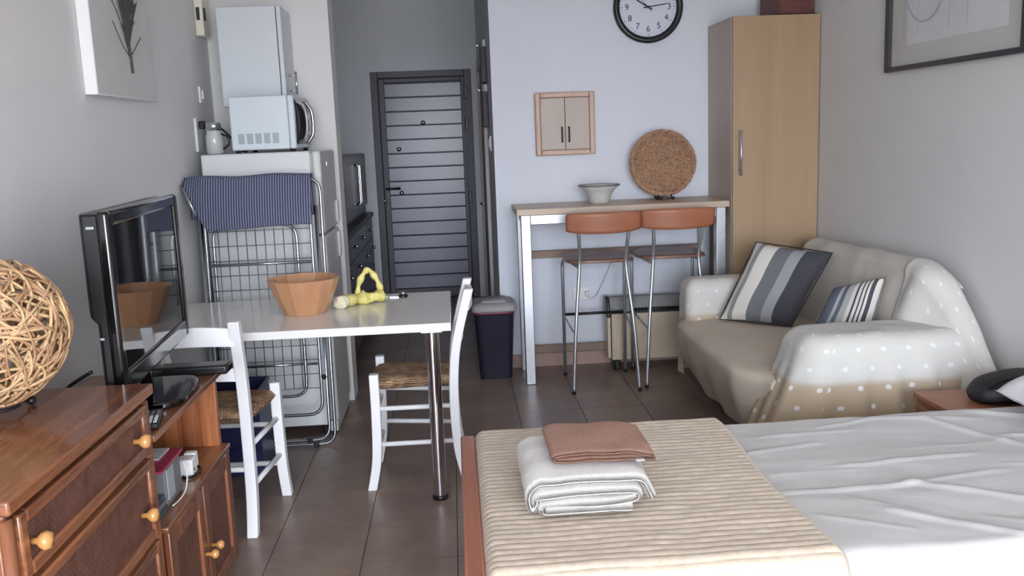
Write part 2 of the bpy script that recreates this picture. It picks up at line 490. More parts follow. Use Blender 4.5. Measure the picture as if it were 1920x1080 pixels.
# open balcony door behind the camera: aluminium frame
w1 = bpy.data.objects.new('window_1', None); col.objects.link(w1); w1.location = (.43, YF - .05, 0); w1['kind'] = 'structure'; WORLD['window_1'] = w1.location.copy()
obj('window_frame', MB().box(-1.12, -1.06, YF - .1, YF - .02, 0, 2.55).box(1.92, 1.98, YF - .1, YF - .02, 0, 2.55).box(-1.06, 1.92, YF - .1, YF - .02, 2.49, 2.55).box(.40, .46, YF - .1, YF - .04, 0, 2.49), 'white', w1)
struct('trim_balcony_bounce', B(-2.6, 3.4, -5.4, YF - .121, -.12, -.02), 'balcony')  # unseen slab added outside to bounce sky light into the room
struct('baseboard_back', B(.27, XR, YB - .012, YB - .0005, 0, .085), 'skirt')
struct('baseboard_left', B(XL + .0005, XL + .012, YF, 5.2, 0, .085), 'skirt')
struct('baseboard_right', B(XR - .012, XR - .0005, YF, YB, 0, .085), 'skirt')

# ---- entrance door
d1 = bpy.data.objects.new('door_1', None); col.objects.link(d1); d1.location = (-.25, YD + .05, 0); d1['kind'] = 'structure'; WORLD['door_1'] = d1.location.copy()
d1['label'] = 'dark grey entrance door of horizontal slats at the end of the corridor'
fr = MB(); fr.box(-.709, -.645, YD - .012, YD + .11, 0, 2.108).box(.142, .206, YD - .012, YD + .11, 0, 2.108).box(-.645, .142, YD - .012, YD + .11, 2.05, 2.108)
obj('door_frame', fr, 'doorframe', d1, bevel=.004)
lf = MB(); lf.box(-.64, -.59, YD + .02, YD + .07, .02, 2.045).box(.105, .137, YD + .02, YD + .07, .02, 2.045).box(-.59, .105, YD + .02, YD + .07, 2.01, 2.045).box(-.59, .105, YD + .02, YD + .07, .02, .10)
obj('leaf_frame', lf, 'doorframe', d1, bevel=.004)
obj('light_leak_board', B(-.66, .155, YD + .070, YD + .078, -.0035, 2.06), 'kdark', d1)  # unseen board added behind the leaf to stop sky light leaking in
zz = 2.008; first = None
ps = (2.008 - .102) / 15
for k in range(15):
    z1_, z0_ = 2.008 - k * ps, 2.008 - (k + 1) * ps
    p = [(YD + .055, z0_ + .002), (YD + .030, z0_ + .004), (YD + .030, z1_ - .012), (YD + .042, z1_ - .002), (YD + .055, z1_ - .002)]
    obj('slat', MB().prism(p, 'X', -.589, .104), 'door', d1)
hd = obj('door_handle', MB().tube(fillet([(-.615, YD + .02, 1.05), (-.615, YD - .035, 1.05), (-.49, YD - .035, 1.05)], .02), .011), 'black', d1, smooth=True)
for (x, z) in ((-.252, 1.642), (-.485, 1.409), (-.484, 1.007), (-.641, .939)):
    obj('lock', MB().ball((x, YD + .022, z), .022, 16, 10), 'chrome', d1, smooth=True)
for z in (1.9, 1.62, .94):
    obj('hinge', B(.137, .165, YD - .03, YD - .01, z - .055, z + .055), 'black', d1, bevel=.004)

# ---- bathroom door casing on the corridor's right wall
d2 = bpy.data.objects.new('door_2', None); col.objects.link(d2); d2.location = (.262, 7.25, 0); d2['kind'] = 'structure'; WORLD['door_2'] = d2.location.copy()
obj('casing', MB().box(.238, .2645, 6.62, 6.72, 0, 2.12).box(.238, .2645, 7.72, 7.82, 0, 2.12).box(.238, .2645, 6.72, 7.72, 2.03, 2.12), 'casing', d2, bevel=.004)
obj('leaf', B(.25, .2645, 6.72, 7.72, .01, 2.03), 'casingwood', d2)
obj('leaf_stile', MB().box(.244, .252, 6.74, 6.86, .01, 2.02).box(.244, .252, 7.58, 7.70, .01, 2.02), 'casing', d2, bevel=.003)
obj('door_knob', MB().tube([(.244, 6.80, 1.0), (.20, 6.80, 1.0), (.20, 6.9, 1.0)], .009), 'chrome', d2, smooth=True)
# things on that wall
for (z0, z1, lab) in ((1.86, 2.10, 'upper dark narrow panel on the corridor wall beside the entrance door'), (1.56, 1.80, 'lower dark narrow panel on the corridor wall beside the entrance door')):
    e = thing('coat_hook_panel', lab, 'hook panel', (.25, 6.42, z0))
    obj('panel', B(.225, .2645, 6.34, 6.52, z0, z1), 'hookdark', e, bevel=.006)
    obj('hook', MB().tube(fillet([(.226, 6.42, z1 + .01), (.205, 6.42, z1 + .01), (.2, 6.42, z1 + .035)], .01), .006), 'chrome', e, smooth=True)
    obj('hook_plate', B(.243, .2645, 6.39, 6.45, z1 - .01, z1 + .05), 'plate', e, bevel=.003)
e = thing('light_switch', 'white light switch near the edge of the corridor wall', 'switch', (.262, 6.1, 1.40))
obj('plate', B(.252, .2645, 6.05, 6.15, 1.40, 1.50), 'plate', e, bevel=.003)
obj('rocker', B(.246, .253, 6.08, 6.12, 1.42, 1.48), 'plate', e, bevel=.002)

# ================================================================= CORRIDOR KITCHEN
kx = -.70
e = thing('kitchen_base_cabinet', 'glossy black base cabinet with drawers under the corridor worktop', 'cabinet', (-1.0, 6.6, 0))
obj('body', B(XL + .005, kx - .02, 5.42, 7.72, .08, .868), 'kdark', e)
obj('plinth', B(XL + .005, kx - .06, 5.42, 7.72, .0, .08), 'kdark', e)
for k, (ya, yb) in enumerate(((5.43, 6.0), (6.0, 6.57), (6.57, 7.14), (7.14, 7.71))):
    for (za, zb) in ((.70, .862), (.10, .695)):
        dr = obj('drawer' if za > .5 else 'door', B(kx - .02, kx, ya + .003, yb - .003, za, zb), 'kdark', e, bevel=.002)
        zk = (za + zb) / 2 if za > .5 else zb - .08
        obj('knob', MB().ball((kx + .014, (ya + yb) / 2 + (.2 if za < .5 else 0), zk), .014), 'chrome', dr, smooth=True)
tag(obj('kitchen_worktop', B(XL + .002, kx + .012, 5.41, 7.74, .869, .905), 'worktop', bevel=.004), 'grey stone worktop running along the corridor kitchen', 'worktop')
e = thing('wall_cupboard', 'black cupboard with two upright steel handles standing on corridor worktop', 'cupboard', (-1.0, 7.0, .9055))
obj('body', B(XL + .01, -.745, 6.15, 7.70, .9055, 1.40), 'kdark', e)
for ya, yb, yh in ((6.155, 6.925, 6.88), (6.93, 7.695, 6.98)):
    dr = obj('door', B(-.745, -.727, ya, yb, .98, 1.395), 'kdark', e, bevel=.002)
    obj('handle', MB().tube(fillet([(-.727, yh, 1.03), (-.70, yh, 1.03), (-.70, yh, 1.32), (-.727, yh, 1.32)], .012), .008), 'chrome', dr, smooth=True)

# ================================================================= FRIDGE, MICROWAVE, WALL CABINET
e = thing('fridge', 'white two-door fridge behind the folded drying rack', 'fridge', (-.96, 4.86, 0))
obj('body', B(-1.232, -.702, 4.585, 5.13, .05, 1.46), 'fridge', e, bevel=.008)
for za, zb in ((.07, 1.035), (1.045, 1.46)):
    dr = obj('door', B(-.695, -.652, 4.585, 5.13, za, zb), 'fridge_front', e, bevel=.014, seg=3)
    obj('door_handle', B(-.653, -.638, 5.03, 5.07, (zb - .16) if za < .5 else za + .02, (zb - .02) if za < .5 else za + .14), 'fridge_front', dr, bevel=.005)
obj('door_gasket', MB().box(-.703, -.694, 4.60, 5.115, .08, 1.45), 'ventgray', e)
obj('badge', B(-.6525, -.6505, 4.80, 4.86, 1.38, 1.40), 'chrome', e)
for (x, y) in ((-1.2, 4.62), (-1.2, 5.09), (-.72, 4.62), (-.72, 5.09)):
    obj('foot', MB().lathe([(.02, 0), (.024, .01), (.018, .052)], 10, Matrix.Translation((x, y, 0))), 'rubber', e, smooth=True)
obj('kick_plate', B(-.70, -.66, 4.60, 5.115, .012, .068), 'fridge', e, bevel=.003)

e = thing('microwave_oven', 'white microwave oven standing on top of the fridge', 'microwave', (-.92, 4.85, 1.46))
MWO = e
obj('body', B(-1.085, -.800, 4.625, 5.07, 1.474, 1.737), 'mwwhite', e, bevel=.008)
obj('front_panel', B(-.799, -.768, 4.622, 5.073, 1.474, 1.737), 'mwwhite', e, bevel=.008)
dg = obj('door_glass', MB().grid(lambda u, v: (-.768 + .030 * math.sin(math.pi * u) ** .7 * math.sin(math.pi * v) ** .4, 4.64 + .30 * u, 1.495 + .22 * v), 14, 8), 'glassdark', e, smooth=True, solid=.004)
obj('door_handle', MB().tube(smooth_path([(-.765, 4.955, 1.50), (-.735, 4.955, 1.54), (-.728, 4.955, 1.605), (-.735, 4.955, 1.67), (-.765, 4.955, 1.715)]), .010), 'chrome', dg, smooth=True)
obj('control_panel', B(-.769, -.763, 4.975, 5.06, 1.49, 1.725), 'ventgray', e, bevel=.002)
for z in (1.55, 1.64):
    obj('dial', MB().lathe([(.0, .022), (.018, .022), (.02, .0)], 16, Matrix.Translation((-.763, 5.018, z)) @ Matrix.Rotation(R(90), 4, 'Y')), 'plate', e, smooth=True)
for k in range(5):
    x = -1.05 + k * .042
    obj('vent', B(x, x + .030, 4.6232, 4.626, 1.505, 1.556), 'ventgray', e)
for (x, y) in ((-1.06, 4.65), (-1.06, 5.04), (-.79, 4.65), (-.79, 5.04)):
    obj('foot', MB().lathe([(.012, 1.4605), (.014, 1.476)], 10, Matrix.Translation((x, y, 0))), 'rubber', e, smooth=True)

e = thing('wall_cabinet', 'white wall cabinet mounted above the microwave', 'cabinet', (-1.0, 5.05, 1.70))
obj('body', B(-1.172, -.872, 4.90, 5.199, 1.70, 2.20), 'cabwhite', e, bevel=.002)
dr = obj('door', B(-.868, -.845, 4.90, 5.199, 1.70, 2.20), 'cabwhite', e, bevel=.003)
obj('handle', MB().tube(fillet([(-.846, 5.0, 1.775), (-.806, 5.0, 1.775)], .01), .005).tube([(-.846, 5.0, 1.855), (-.806, 5.0, 1.855)], .005).tube([(-.806, 5.0, 1.755), (-.806, 5.0, 1.875)], .006), 'chrome', dr, smooth=True)

e = thing('glass_jar', 'glass jar with a steel lid standing on the fridge beside the microwave', 'jar', (-1.195, 4.74, 1.46))
gm = NT('clear_glass'); gm.b.inputs['Base Color'].default_value = s(225, 228, 228); gm.b.inputs['Transmission Weight'].default_value = .35
gm.b.inputs['Roughness'].default_value = .08; gv = gm.noise(gm.coord(), 8); M['glass'] = gm.m
jm = Matrix.Translation((-1.195, 4.74, 1.4605))
obj('body', MB().lathe([(.036, 0), (.043, .006), (.043, .085), (.036, .11), (.034, .125)], 22, jm), 'glass', e, smooth=True)
obj('lid', MB().lathe([(.037, .118), (.038, .150), (.030, .160), (.0, .162)], 22, jm), 'chrome', e, smooth=True)
obj('handle', MB().tube(smooth_path([(-1.155, 4.73, 1.56), (-1.125, 4.72, 1.545), (-1.12, 4.72, 1.51), (-1.152, 4.73, 1.485)]), .005), 'black', e, smooth=True)

e = thing('wall_socket', 'white double socket plate low on left wall beside the glass jar', 'socket', (-1.295, 4.81, 1.47))
obj('plate', B(XL + .0005, XL + .014, 4.77, 4.86, 1.475, 1.645), 'plate', e, bevel=.003)
obj('plug', B(XL + .014, XL + .045, 4.80, 4.835, 1.59, 1.63), 'black', e, bevel=.006)
e = thing('wall_switch', 'small white switch on left wall above the socket', 'switch', (-1.295, 4.95, 1.72))
obj('plate', B(XL + .0005, XL + .012, 4.91, 4.99, 1.725, 1.81), 'plate', e, bevel=.003)
obj('rocker', B(XL + .012, XL + .020, 4.935, 4.965, 1.745, 1.79), 'plate', e, bevel=.002)
e = thing('door_chime_box', 'cream plastic box with a dark label high on left wall', 'chime box', (-1.28, 5.03, 2.07))
obj('case', B(XL + .0005, XL + .045, 4.97, 5.09, 2.07, 2.34), 'cream', e, bevel=.008)
obj('dark_label', B(XL + .0452, XL + .0462, 4.985, 5.03, 2.15, 2.215), 'ink', e)
obj('side_label', B(XL + .012, XL + .03, 4.9685, 4.9699, 2.15, 2.215), 'ink', e)
obj('power_cord', MB().tube(smooth_path([(XL + .045, 4.817, 1.605), (XL + .10, 4.86, 1.60), (XL + .16, 4.90, 1.53), (XL + .19, 4.93, 1.475), (XL + .205, 5.0, 1.466)]), .005), 'black', MWO, smooth=True)

# ================================================================= DRYING RACK
e = thing('drying_rack', 'folded silver wire drying rack leaning against the fridge', 'drying rack', (-.95, 4.45, 0))
def utube(name, x0, x1, y, z0, z1, r=.0085, rad=.07, lean=0, topopen=False):
    pts = fillet([(x0, y + lean, z1), (x0, y, z0), (x1, y, z0), (x1, y + lean, z1)], rad) if topopen else fillet([(x0, y, z0), (x1, y, z0), (x1, y + lean, z1), (x0, y + lean, z1)], rad, closed=True)
    return obj(name, MB().tube(pts, r, 8, closed=not topopen), 'rackmetal', e, smooth=True)
utube('leg_frame', -1.235, -.650, 4.405, .012, 1.33, lean=.09)
utube('leg_frame', -1.225, -.672, 4.375, .045, 1.20, lean=.09, topopen=True)
utube('wing_frame', -1.205, -.700, 4.395, .17, 1.315, lean=.06)
utube('wing_frame', -1.175, -.775, 4.425, .26, 1.115, lean=.04)
for k in range(9):
    x = -1.148 + k * .0445
    obj('wire', MB().tube([(x, 4.418, .30), (x, 4.455, 1.10)], .0024, 5), 'wire', e, smooth=True)
for k in range(14):
    z = .30 + k * .072
    obj('wire', MB().tube([(-1.20, 4.41 + .04 * (z - .2), z), (-.705, 4.41 + .04 * (z - .2), z)], .0022, 5), 'wire', e, smooth=True)
for z in (.42, .93):
    obj('cross_bar', MB().tube([(-1.20, 4.432, z), (-.705, 4.432, z)], .007, 7), 'rackmetal', e, smooth=True)
for (x, y, z) in ((-.745, 4.405, .0125), (-.77, 4.375, .045), (-1.15, 4.405, .0125)):
    obj('foot_clip', B(x - .014, x + .014, y - .013, y + .013, max(0, z - .0125), z + .013), 'black', e, bevel=.003)
for z in (.62, .36):
    obj('pivot', MB().ball((-.682, 4.388, z), .013), 'rubber', e, smooth=True)
obj('folding_arm', MB().tube([(-1.285, 4.40, 1.325), (-1.215, 4.36, 1.18)], .007), 'rackmetal', e, smooth=True)

def cloth_fn(u, v):
    x = lerp(-1.288, -.685, u)
    # section: front hem -> over the top tube -> back hem
    hem = lerp(1.30, 1.108, min(1, (x + 1.288) / .115)) + .012 * sst(-1.0, -.70, x) - .004 * math.sin(u * 7)
    ztop = 1.345 + .004 * math.sin(u * 11)
    if v < .5:
        t_ = v / .5
        z = lerp(hem, ztop, t_); y = 4.362 + .062 * t_ ** 1.5
    elif v < .62:
        a = (v - .5) / .12 * math.pi
        z = ztop + .012 * math.sin(a); y = 4.424 + (.05) * (1 - math.cos(a))
    else:
        t_ = (v - .62) / .38
        z = lerp(ztop, 1.15, t_); y = 4.524 + .01 * t_
    y += .003 * nz(u * 12, v * 6)
    if v < .55: y += .05 * sst(-1.17, -1.29, x)
    return (x, y, z)
tag(obj('check_cloth', MB().grid(cloth_fn, 60, 40, lambda u, v: (u, v)), 'check', smooth=True, solid=.004), 'navy blue finely checked cloth hanging over the drying rack', 'cloth')

# ================================================================= DINING TABLE AND CHAIRS
ZT = .765
e = thing('dining_table', 'white dining table with one round steel leg fixed to left wall', 'table', (-.67, 3.97, 0))
obj('tabletop', B(XL + .002, -.038, 3.584, 4.355, ZT - .034, ZT), 'white', e, bevel=.003)
lg = obj('leg', MB().lathe([(.028, .012), (.028, ZT - .04)], 28, Matrix.Translation((-.118, 3.648, 0))), 'chrome', e, smooth=True, flat_angle=40)
obj('leg_foot', MB().lathe([(.033, 0), (.034, .012), (.030, .018), (.028, .019)], 28, Matrix.Translation((-.118, 3.648, 0))), 'black', lg, smooth=True)
obj('leg_plate', B(-.16, -.076, 3.606, 3.69, ZT - .042, ZT - .034), 'steel', lg)
obj('wall_batten', B(XL + .002, XL + .035, 3.6, 4.33, ZT - .085, ZT - .034), 'white', e)

def make_chair(label):
    """own coordinates: faces +Y, back posts at -Y, floor at 0"""
    c = thing('dining_chair', label, 'chair', rotz=0)
    fw2, bw2, d0, d1_ = .168, .135, -.185, .165          # half widths (front/back), y of back/front
    def slab(path, wx, wy):
        """square section swept along path"""
        mb = MB(); n = len(path)
        for k, p in enumerate(path):
            for dx, dy in ((-1, -1), (1, -1), (1, 1), (-1, 1)):
                mb.v.append((p[0] + dx * wx / 2, p[1] + dy * wy / 2, p[2]))
        for k in range(n - 1):
            for j in range(4): mb.f.append((k * 4 + j, k * 4 + (j + 1) % 4, k * 4 + 4 + (j + 1) % 4, k * 4 + 4 + j))
        mb.f.append((3, 2, 1, 0)); mb.f.append(tuple((n - 1) * 4 + j for j in range(4)))
        return mb
    for sg in (-1, 1):
        bp_ = smooth_path([(sg * bw2, d0 - .030, 0), (sg * bw2, d0 + .004, .16), (sg * bw2, d0 + .012, .40), (sg * (bw2 + .004), d0 - .008, .62), (sg * (bw2 + .012), d0 - .072, .862)], 6)
        obj('back_post', slab(bp_, .042, .040), 'chairwhite', c, bevel=.004)
        fp_ = smooth_path([(sg * (fw2 + .006), d1_ + .035, 0), (sg * (fw2 + .002), d1_ + .008, .14), (sg * fw2, d1_, .34), (sg * fw2, d1_, .515)], 6)
        obj('leg', slab(fp_, .042, .040), 'chairwhite', c, bevel=.004)
    def rail(z, h, bow=.022):
        off = -.008 - .072 * max(0, (z - .62)) / .24
        yb = d0 + off
        w_ = bw2 - .01 + .01
        mb = MB()
        def fn(u, v):
            x = lerp(-w_, w_, u); arch = .012 * math.sin(math.pi * u)
            return (x, yb - bow * math.sin(math.pi * u) * .8, z + (v - .5) * h + (arch if v > .5 else arch * .6))
        mb.grid(fn, 12, 1)
        return mb
    obj('back_rail', rail(.80, .068), 'chairwhite', c, solid=.016)
    obj('back_rail', rail(.645, .050), 'chairwhite', c, solid=.016)
    # rush seat: puffed trapezoid
    def seat_fn(u, v):
        # v around a rounded edge: use a pillow shape
        return None
    N = 18; mb = MB()
    for sgn in (1, -1):
        base = len(mb.v)
        for j in range(N + 1):
            for i in range(N + 1):
                u, v = i / N * 2 - 1, j / N * 2 - 1
                hw = lerp(bw2 + .012, fw2 + .014, (v + 1) / 2)
                edge = (1 - abs(u) ** 6) * (1 - abs(v) ** 6)
                tri = .008 * max(abs(u), abs(v))
                z = .462 + sgn * (.028 * edge ** .45) + (tri - .006 if sgn > 0 else 0)
                yy = lerp(d0 + .012, d1_ + .022, (v + 1) / 2)
                rr = 1 - .10 * (abs(u) * abs(v)) ** 4
                mb.v.append((u * hw * rr, yy if abs(v) < 1 else yy, z))
        for j in range(N):
            for i in range(N):
                q = (base + j * (N + 1) + i, base + j * (N + 1) + i + 1, base + (j + 1) * (N + 1) + i + 1, base + (j + 1) * (N + 1) + i)
                mb.f.append(q if sgn > 0 else q[::-1])
    obj('rush_seat', mb, 'rush', c, smooth=True)
    def xbar(z, y, hw, r=.011): obj('stretcher', MB().tube([(-hw, y, z), (hw, y, z)], r, 8), 'chairwhite', c, smooth=True)
    def ybar(z, sg, r=.011): obj('stretcher', MB().tube([(sg * bw2, d0 + .006, z - .012), (sg * fw2, d1_ + .004, z)], r, 8), 'chairwhite', c, smooth=True)
    for sg in (-1, 1): ybar(.36, sg); ybar(.20, sg); 
    xbar(.33, d1_ + .003, fw2); xbar(.155, d1_ + .006, fw2); xbar(.26, d0 + .008, bw2)
    return c
ch = make_chair('white ladder-back chair with rush seat facing the table long side')
ch.location = (-.965, 3.600, 0); ch.rotation_euler = (0, 0, R(-3))
ch['group'] = 'rush-seated dining chairs'
c2 = copy_tree(ch, (-.215, 3.962, 0), R(90), 'white ladder-back chair with rush seat at the table end by the steel leg')

e = thing('storage_crate', 'navy blue plastic crate on floor under the dining table', 'crate', (-1.1, 4.16, 0))
cr = MB()
cr.box(-1.285, -.93, 4.04, 4.05, .0, .40).box(-1.285, -.93, 4.27, 4.28, .0, .40).box(-1.285, -1.275, 4.05, 4.27, 0, .40).box(-.94, -.93, 4.05, 4.27, 0, .40).box(-1.275, -.94, 4.05, 4.27, 0, .01)
obj('body', cr, 'navy', e)
obj('rim', MB().tube(fillet([(-1.286, 4.038, .40), (-.928, 4.038, .40), (-.928, 4.282, .40), (-1.286, 4.282, .40)], .02, closed=True), .009, 6, closed=True), 'navy', e, smooth=True)
for zz_ in (.13, .26):
    obj('rib', B(-1.286, -.929, 4.033, 4.041, zz_ - .006, zz_ + .006), 'navy', e)

# wooden bowl
e = thing('wooden_bowl', 'large wooden salad bowl of light staves on the dining table', 'bowl', (-.675, 3.965, ZT))
bm_ = Matrix.Translation((-.675, 3.965, ZT + .0005))
obj('staves', MB().lathe([(.0, .002), (.094, 0), (.096, .004), (.128, .075), (.157, .150), (.158, .155), (.150, .155), (.121, .078), (.088, .014), (.0, .012)], 14, bm_), 'woodbowl', e)
# yellow bag
e = thing('plastic_bag', 'twisted yellow plastic bag with a loop handle on the dining table', 'bag', (-.45, 4.1, ZT))
def blob(name, path, rad, mat, n=14, crumple=.012, fr_=40):
    pts = smooth_path(path, 6); m_ = len(pts)
    rs = []
    for k in range(m_):
        q = k / (m_ - 1) * (len(rad) - 1); i = min(int(q), len(rad) - 2); rs.append(lerp(rad[i], rad[i + 1], q - i))
    mb = MB().tube(pts, rs, n)
    for i, p in enumerate(mb.v):
        pv = Vector(p); d_ = Vector((nz(pv.x * fr_, pv.y * fr_, pv.z * fr_), nz(pv.y * fr_ + 9, pv.z * fr_, pv.x * fr_), nz(pv.z * fr_ + 5, pv.x * fr_, pv.y * fr_))) * crumple
        pv += d_; pv.z = max(pv.z, ZT + .001); mb.v[i] = tuple(pv)
    return obj(name, mb, mat, e, smooth=True)
blob('bag_end', [(-.545, 4.0, ZT + .026), (-.525, 4.02, ZT + .028), (-.50, 4.05, ZT + .024)], [.012, .030, .032, .026, .012], 'bagwhite')
blob('bag_body', [(-.515, 4.04, ZT + .022), (-.47, 4.09, ZT + .028), (-.42, 4.12, ZT + .025), (-.375, 4.13, ZT + .030), (-.345, 4.14, ZT + .034)], [.018, .030, .022, .034, .024, .022, .030, .024], 'bagyellow')
mb = MB(); hp = smooth_path([(-.462, 4.125, ZT + .03), (-.455, 4.13, ZT + .085), (-.43, 4.135, ZT + .135), (-.405, 4.14, ZT + .150), (-.378, 4.14, ZT + .115), (-.36, 4.14, ZT + .07), (-.352, 4.14, ZT + .03)], 6)
mb.tube(hp, [.013 + .004 * math.sin(k * .9) for k in range(len(hp))], 8)
for i, p in enumerate(mb.v): mb.v[i] = (p[0], lerp(4.14, p[1], .6), p[2])
obj('handle', mb, 'bagyellow', e, smooth=True)
e = thing('key_fob', 'small round chrome and black key fob on the dining table', 'key fob', (-.262, 4.24, ZT))
obj('disc', MB().lathe([(.0, 0), (.022, 0), (.024, .008), (.014, .016), (.0, .017)], 18, Matrix.Translation((-.262, 4.24, ZT + .0005))), 'gloss', e, smooth=True)
obj('cap', MB().ball((-.262, 4.237, ZT + .018), .010), 'chrome', e, smooth=True)
e = thing('key_ring', 'thin key ring with key lying beside the key fob on table', 'key', (-.33, 4.25, ZT))
obj('ring', MB().tube([(-.338 + .012 * math.cos(a * .4), 4.25 + .012 * math.sin(a * .4), ZT + .004) for a in range(15)], .0022, 6), 'chrome', e, smooth=True)
obj('key', MB().box(-.326, -.296, 4.245, 4.251, ZT + .0005, ZT + .004).box(-.298, -.28, 4.240, 4.256, ZT + .0005, ZT + .004), 'chrome', e)

# ================================================================= TV UNIT, DRESSER
FX = -.83
e = thing('tv_unit', 'varnished pine media unit with woven cupboard doors and open shelf', 'media unit', (-1.06, 2.77, 0))
TU0, TU1 = 2.415, 3.125
obj('base_cabinet', B(XL + .015, FX - .022, TU0, TU1, .05, .452), 'dresser_up', e, bevel=.003)
obj('plinth', B(XL + .015, FX - .04, TU0 + .01, TU1 - .01, 0, .05), 'dresser', e)
obj('ledge', B(XL + .015, FX, TU0, TU1 + .004, .452, .468), 'dresser', e, bevel=.004)
for (ya, yb, yk) in ((TU0 + .012, 2.765, 2.738), (2.775, TU1 - .012, 2.803)):
    x1 = FX - .002; x0 = x1 - .02
    dm = MB(); dm.box(x0, x1, ya, ya + .055, .055, .448).box(x0, x1, yb - .055, yb, .055, .448).box(x0, x1, ya + .055, yb - .055, .393, .448).box(x0, x1, ya + .055, yb - .055, .055, .11)
    dd = obj('cupboard_door', dm, 'dresser_up', e, bevel=.004)
    obj('woven_panel', B(x0 + .002, x1 - .010, ya + .05, yb - .05, .105, .398), 'rattan_panel', dd)
    obj('knob', MB().lathe([(.006, 0), (.006, .014), (.014, .022), (.015, .030), (.009, .038), (.0, .039)], 16, Matrix.Translation((x1, yk, .235)) @ Matrix.Rotation(R(90), 4, 'Y')), 'knobwood', dd, smooth=True)
obj('side_panel', B(XL + .015, FX - .028, TU1 - .028, TU1, .468, .714), 'dresser_in', e, bevel=.002)
obj('side_panel', B(XL + .015, FX - .028, TU0, TU0 + .028, .468, .714), 'dresser_in', e, bevel=.002)
obj('back_panel', B(XL + .015, XL + .03, TU0 + .028, TU1 - .028, .468, .714), 'dresser_in', e)
obj('middle_shelf', B(XL + .03, FX - .21, TU0 + .028, TU1 - .028, .596, .610), 'dresser', e, bevel=.002)
obj('top_board', B(XL + .015, FX - .01, TU0, TU1 + .006, .714, .735), 'dresser', e, bevel=.004)

e = thing('dresser', 'varnished pine chest of drawers with woven drawer fronts and wooden knobs', 'dresser', (-1.06, 2.0, 0))
D0, D1, DH = 1.60, 2.405, .885
obj('body', B(XL + .015, FX - .026, D0 + .012, D1 - .006, .06, DH - .03), 'dresser_up', e, bevel=.003)
obj('plinth', B(XL + .015, FX - .045, D0 + .02, D1 - .015, 0, .06), 'dresser', e)
obj('top_board', B(XL + .012, FX + .004, D0, D1, DH - .03, DH), 'dresser', e, bevel=.006, seg=3)
obj('top_moulding', B(XL + .02, FX - .012, D0 + .008, D1 - .004, DH - .042, DH - .03), 'dresser', e, bevel=.004)
for (ya, yb) in ((D0 + .012, D0 + .045), (D1 - .039, D1 - .006)):
    obj('corner_post', MB().lathe([(.014, .06), (.014, DH - .045)], 12, Matrix.Translation((FX - .022, (ya + yb) / 2, 0))), 'dresser_up', e, smooth=True)
for (za, zb) in ((.705, .838), (.475, .690), (.245, .460), (.08, .232)):
    x1 = FX - .004; x0 = x1 - .022; ya, yb = D0 + .048, D1 - .042; w_ = .030
    dm = MB(); dm.box(x0, x1, ya, ya + w_, za, zb).box(x0, x1, yb - w_, yb, za, zb).box(x0, x1, ya + w_, yb - w_, zb - .026, zb).box(x0, x1, ya + w_, yb - w_, za, za + .030)
    dd = obj('drawer', dm, 'dresser', e, bevel=.005)
    obj('woven_panel', B(x0 + .002, x1 - .009, ya + w_ - .004, yb - w_ + .004, za + .028, zb - .024), 'rattan_panel', dd)
    zk = min(.768, (za + zb) / 2 - .01 + .005) if za > .6 else (za + zb) / 2 - .015
    for yk in (1.695, 2.272):
        obj('knob', MB().lathe([(.007, 0), (.007, .014), (.016, .022), (.019, .031), (.015, .040), (.0, .043)], 18, Matrix.Translation((x1 - .010, yk, zk)) @ Matrix.Rotation(R(90), 4, 'Y')), 'knobwood', dd, smooth=True)

# wicker ball on a three footed stand
BC = Vector((-1.100, 2.15, 1.092)); BR_ = .176
e = thing('ball_stand', 'low dark metal ring stand under the rattan ball on dresser', 'stand', (BC.x, BC.y, DH))
obj('ring', MB().tube([(BC.x + .045 * math.cos(a * math.pi / 16), BC.y + .045 * math.sin(a * math.pi / 16), DH + .026) for a in range(32)], .004, 6, closed=True), 'darkmetal', e, smooth=True)
for a in (72, 165, 258):
    p = Vector((BC.x + .10 * math.cos(R(a)), BC.y + .10 * math.sin(R(a)), DH))
    obj('foot', MB().ball((p.x, p.y, DH + .0125), .012).tube([(p.x, p.y, DH + .012), (BC.x + .045 * math.cos(R(a)), BC.y + .045 * math.sin(R(a)), DH + .026)], .004, 6), 'darkmetal', e, smooth=True)
e = thing('rattan_ball', 'large decorative ball of tangled rattan vines on the dresser', 'decorative ball', (BC.x, BC.y, DH + .03))
rb = random.Random(3)
for k in range(290):
    ax = Vector((rb.gauss(0, 1), rb.gauss(0, 1), rb.gauss(0, 1))).normalized()
    a_ = ax.orthogonal().normalized(); b_ = ax.cross(a_)
    lay = rb.random(); rr = BR_ * (.84 + .15 * math.sqrt(lay)); tilt = rb.uniform(-1.05, 1.05)
    st, ln = rb.uniform(0, 6.28), rb.uniform(1.0, 3.0)
    n_ = int(10 + ln * 7); w1_, w2_, w3_ = rb.uniform(2, 6), rb.uniform(0, 6), rb.uniform(.05, .16)
    pts = []
    for i in range(n_ + 1):
        a = st + ln * i / n_
        off = tilt + w3_ * math.sin(w1_ * a + w2_)
        d_ = (a_ * math.cos(a) + b_ * math.sin(a)) * math.cos(off) + ax * math.sin(off)
        pts.append(BC + d_ * rr * (1 + .02 * math.sin(5 * a + k)))
    obj('strand', MB().tube(pts, rb.uniform(.0028, .0046), 5), 'vine' if rb.random() < .65 else 'vine2', e, smooth=True)

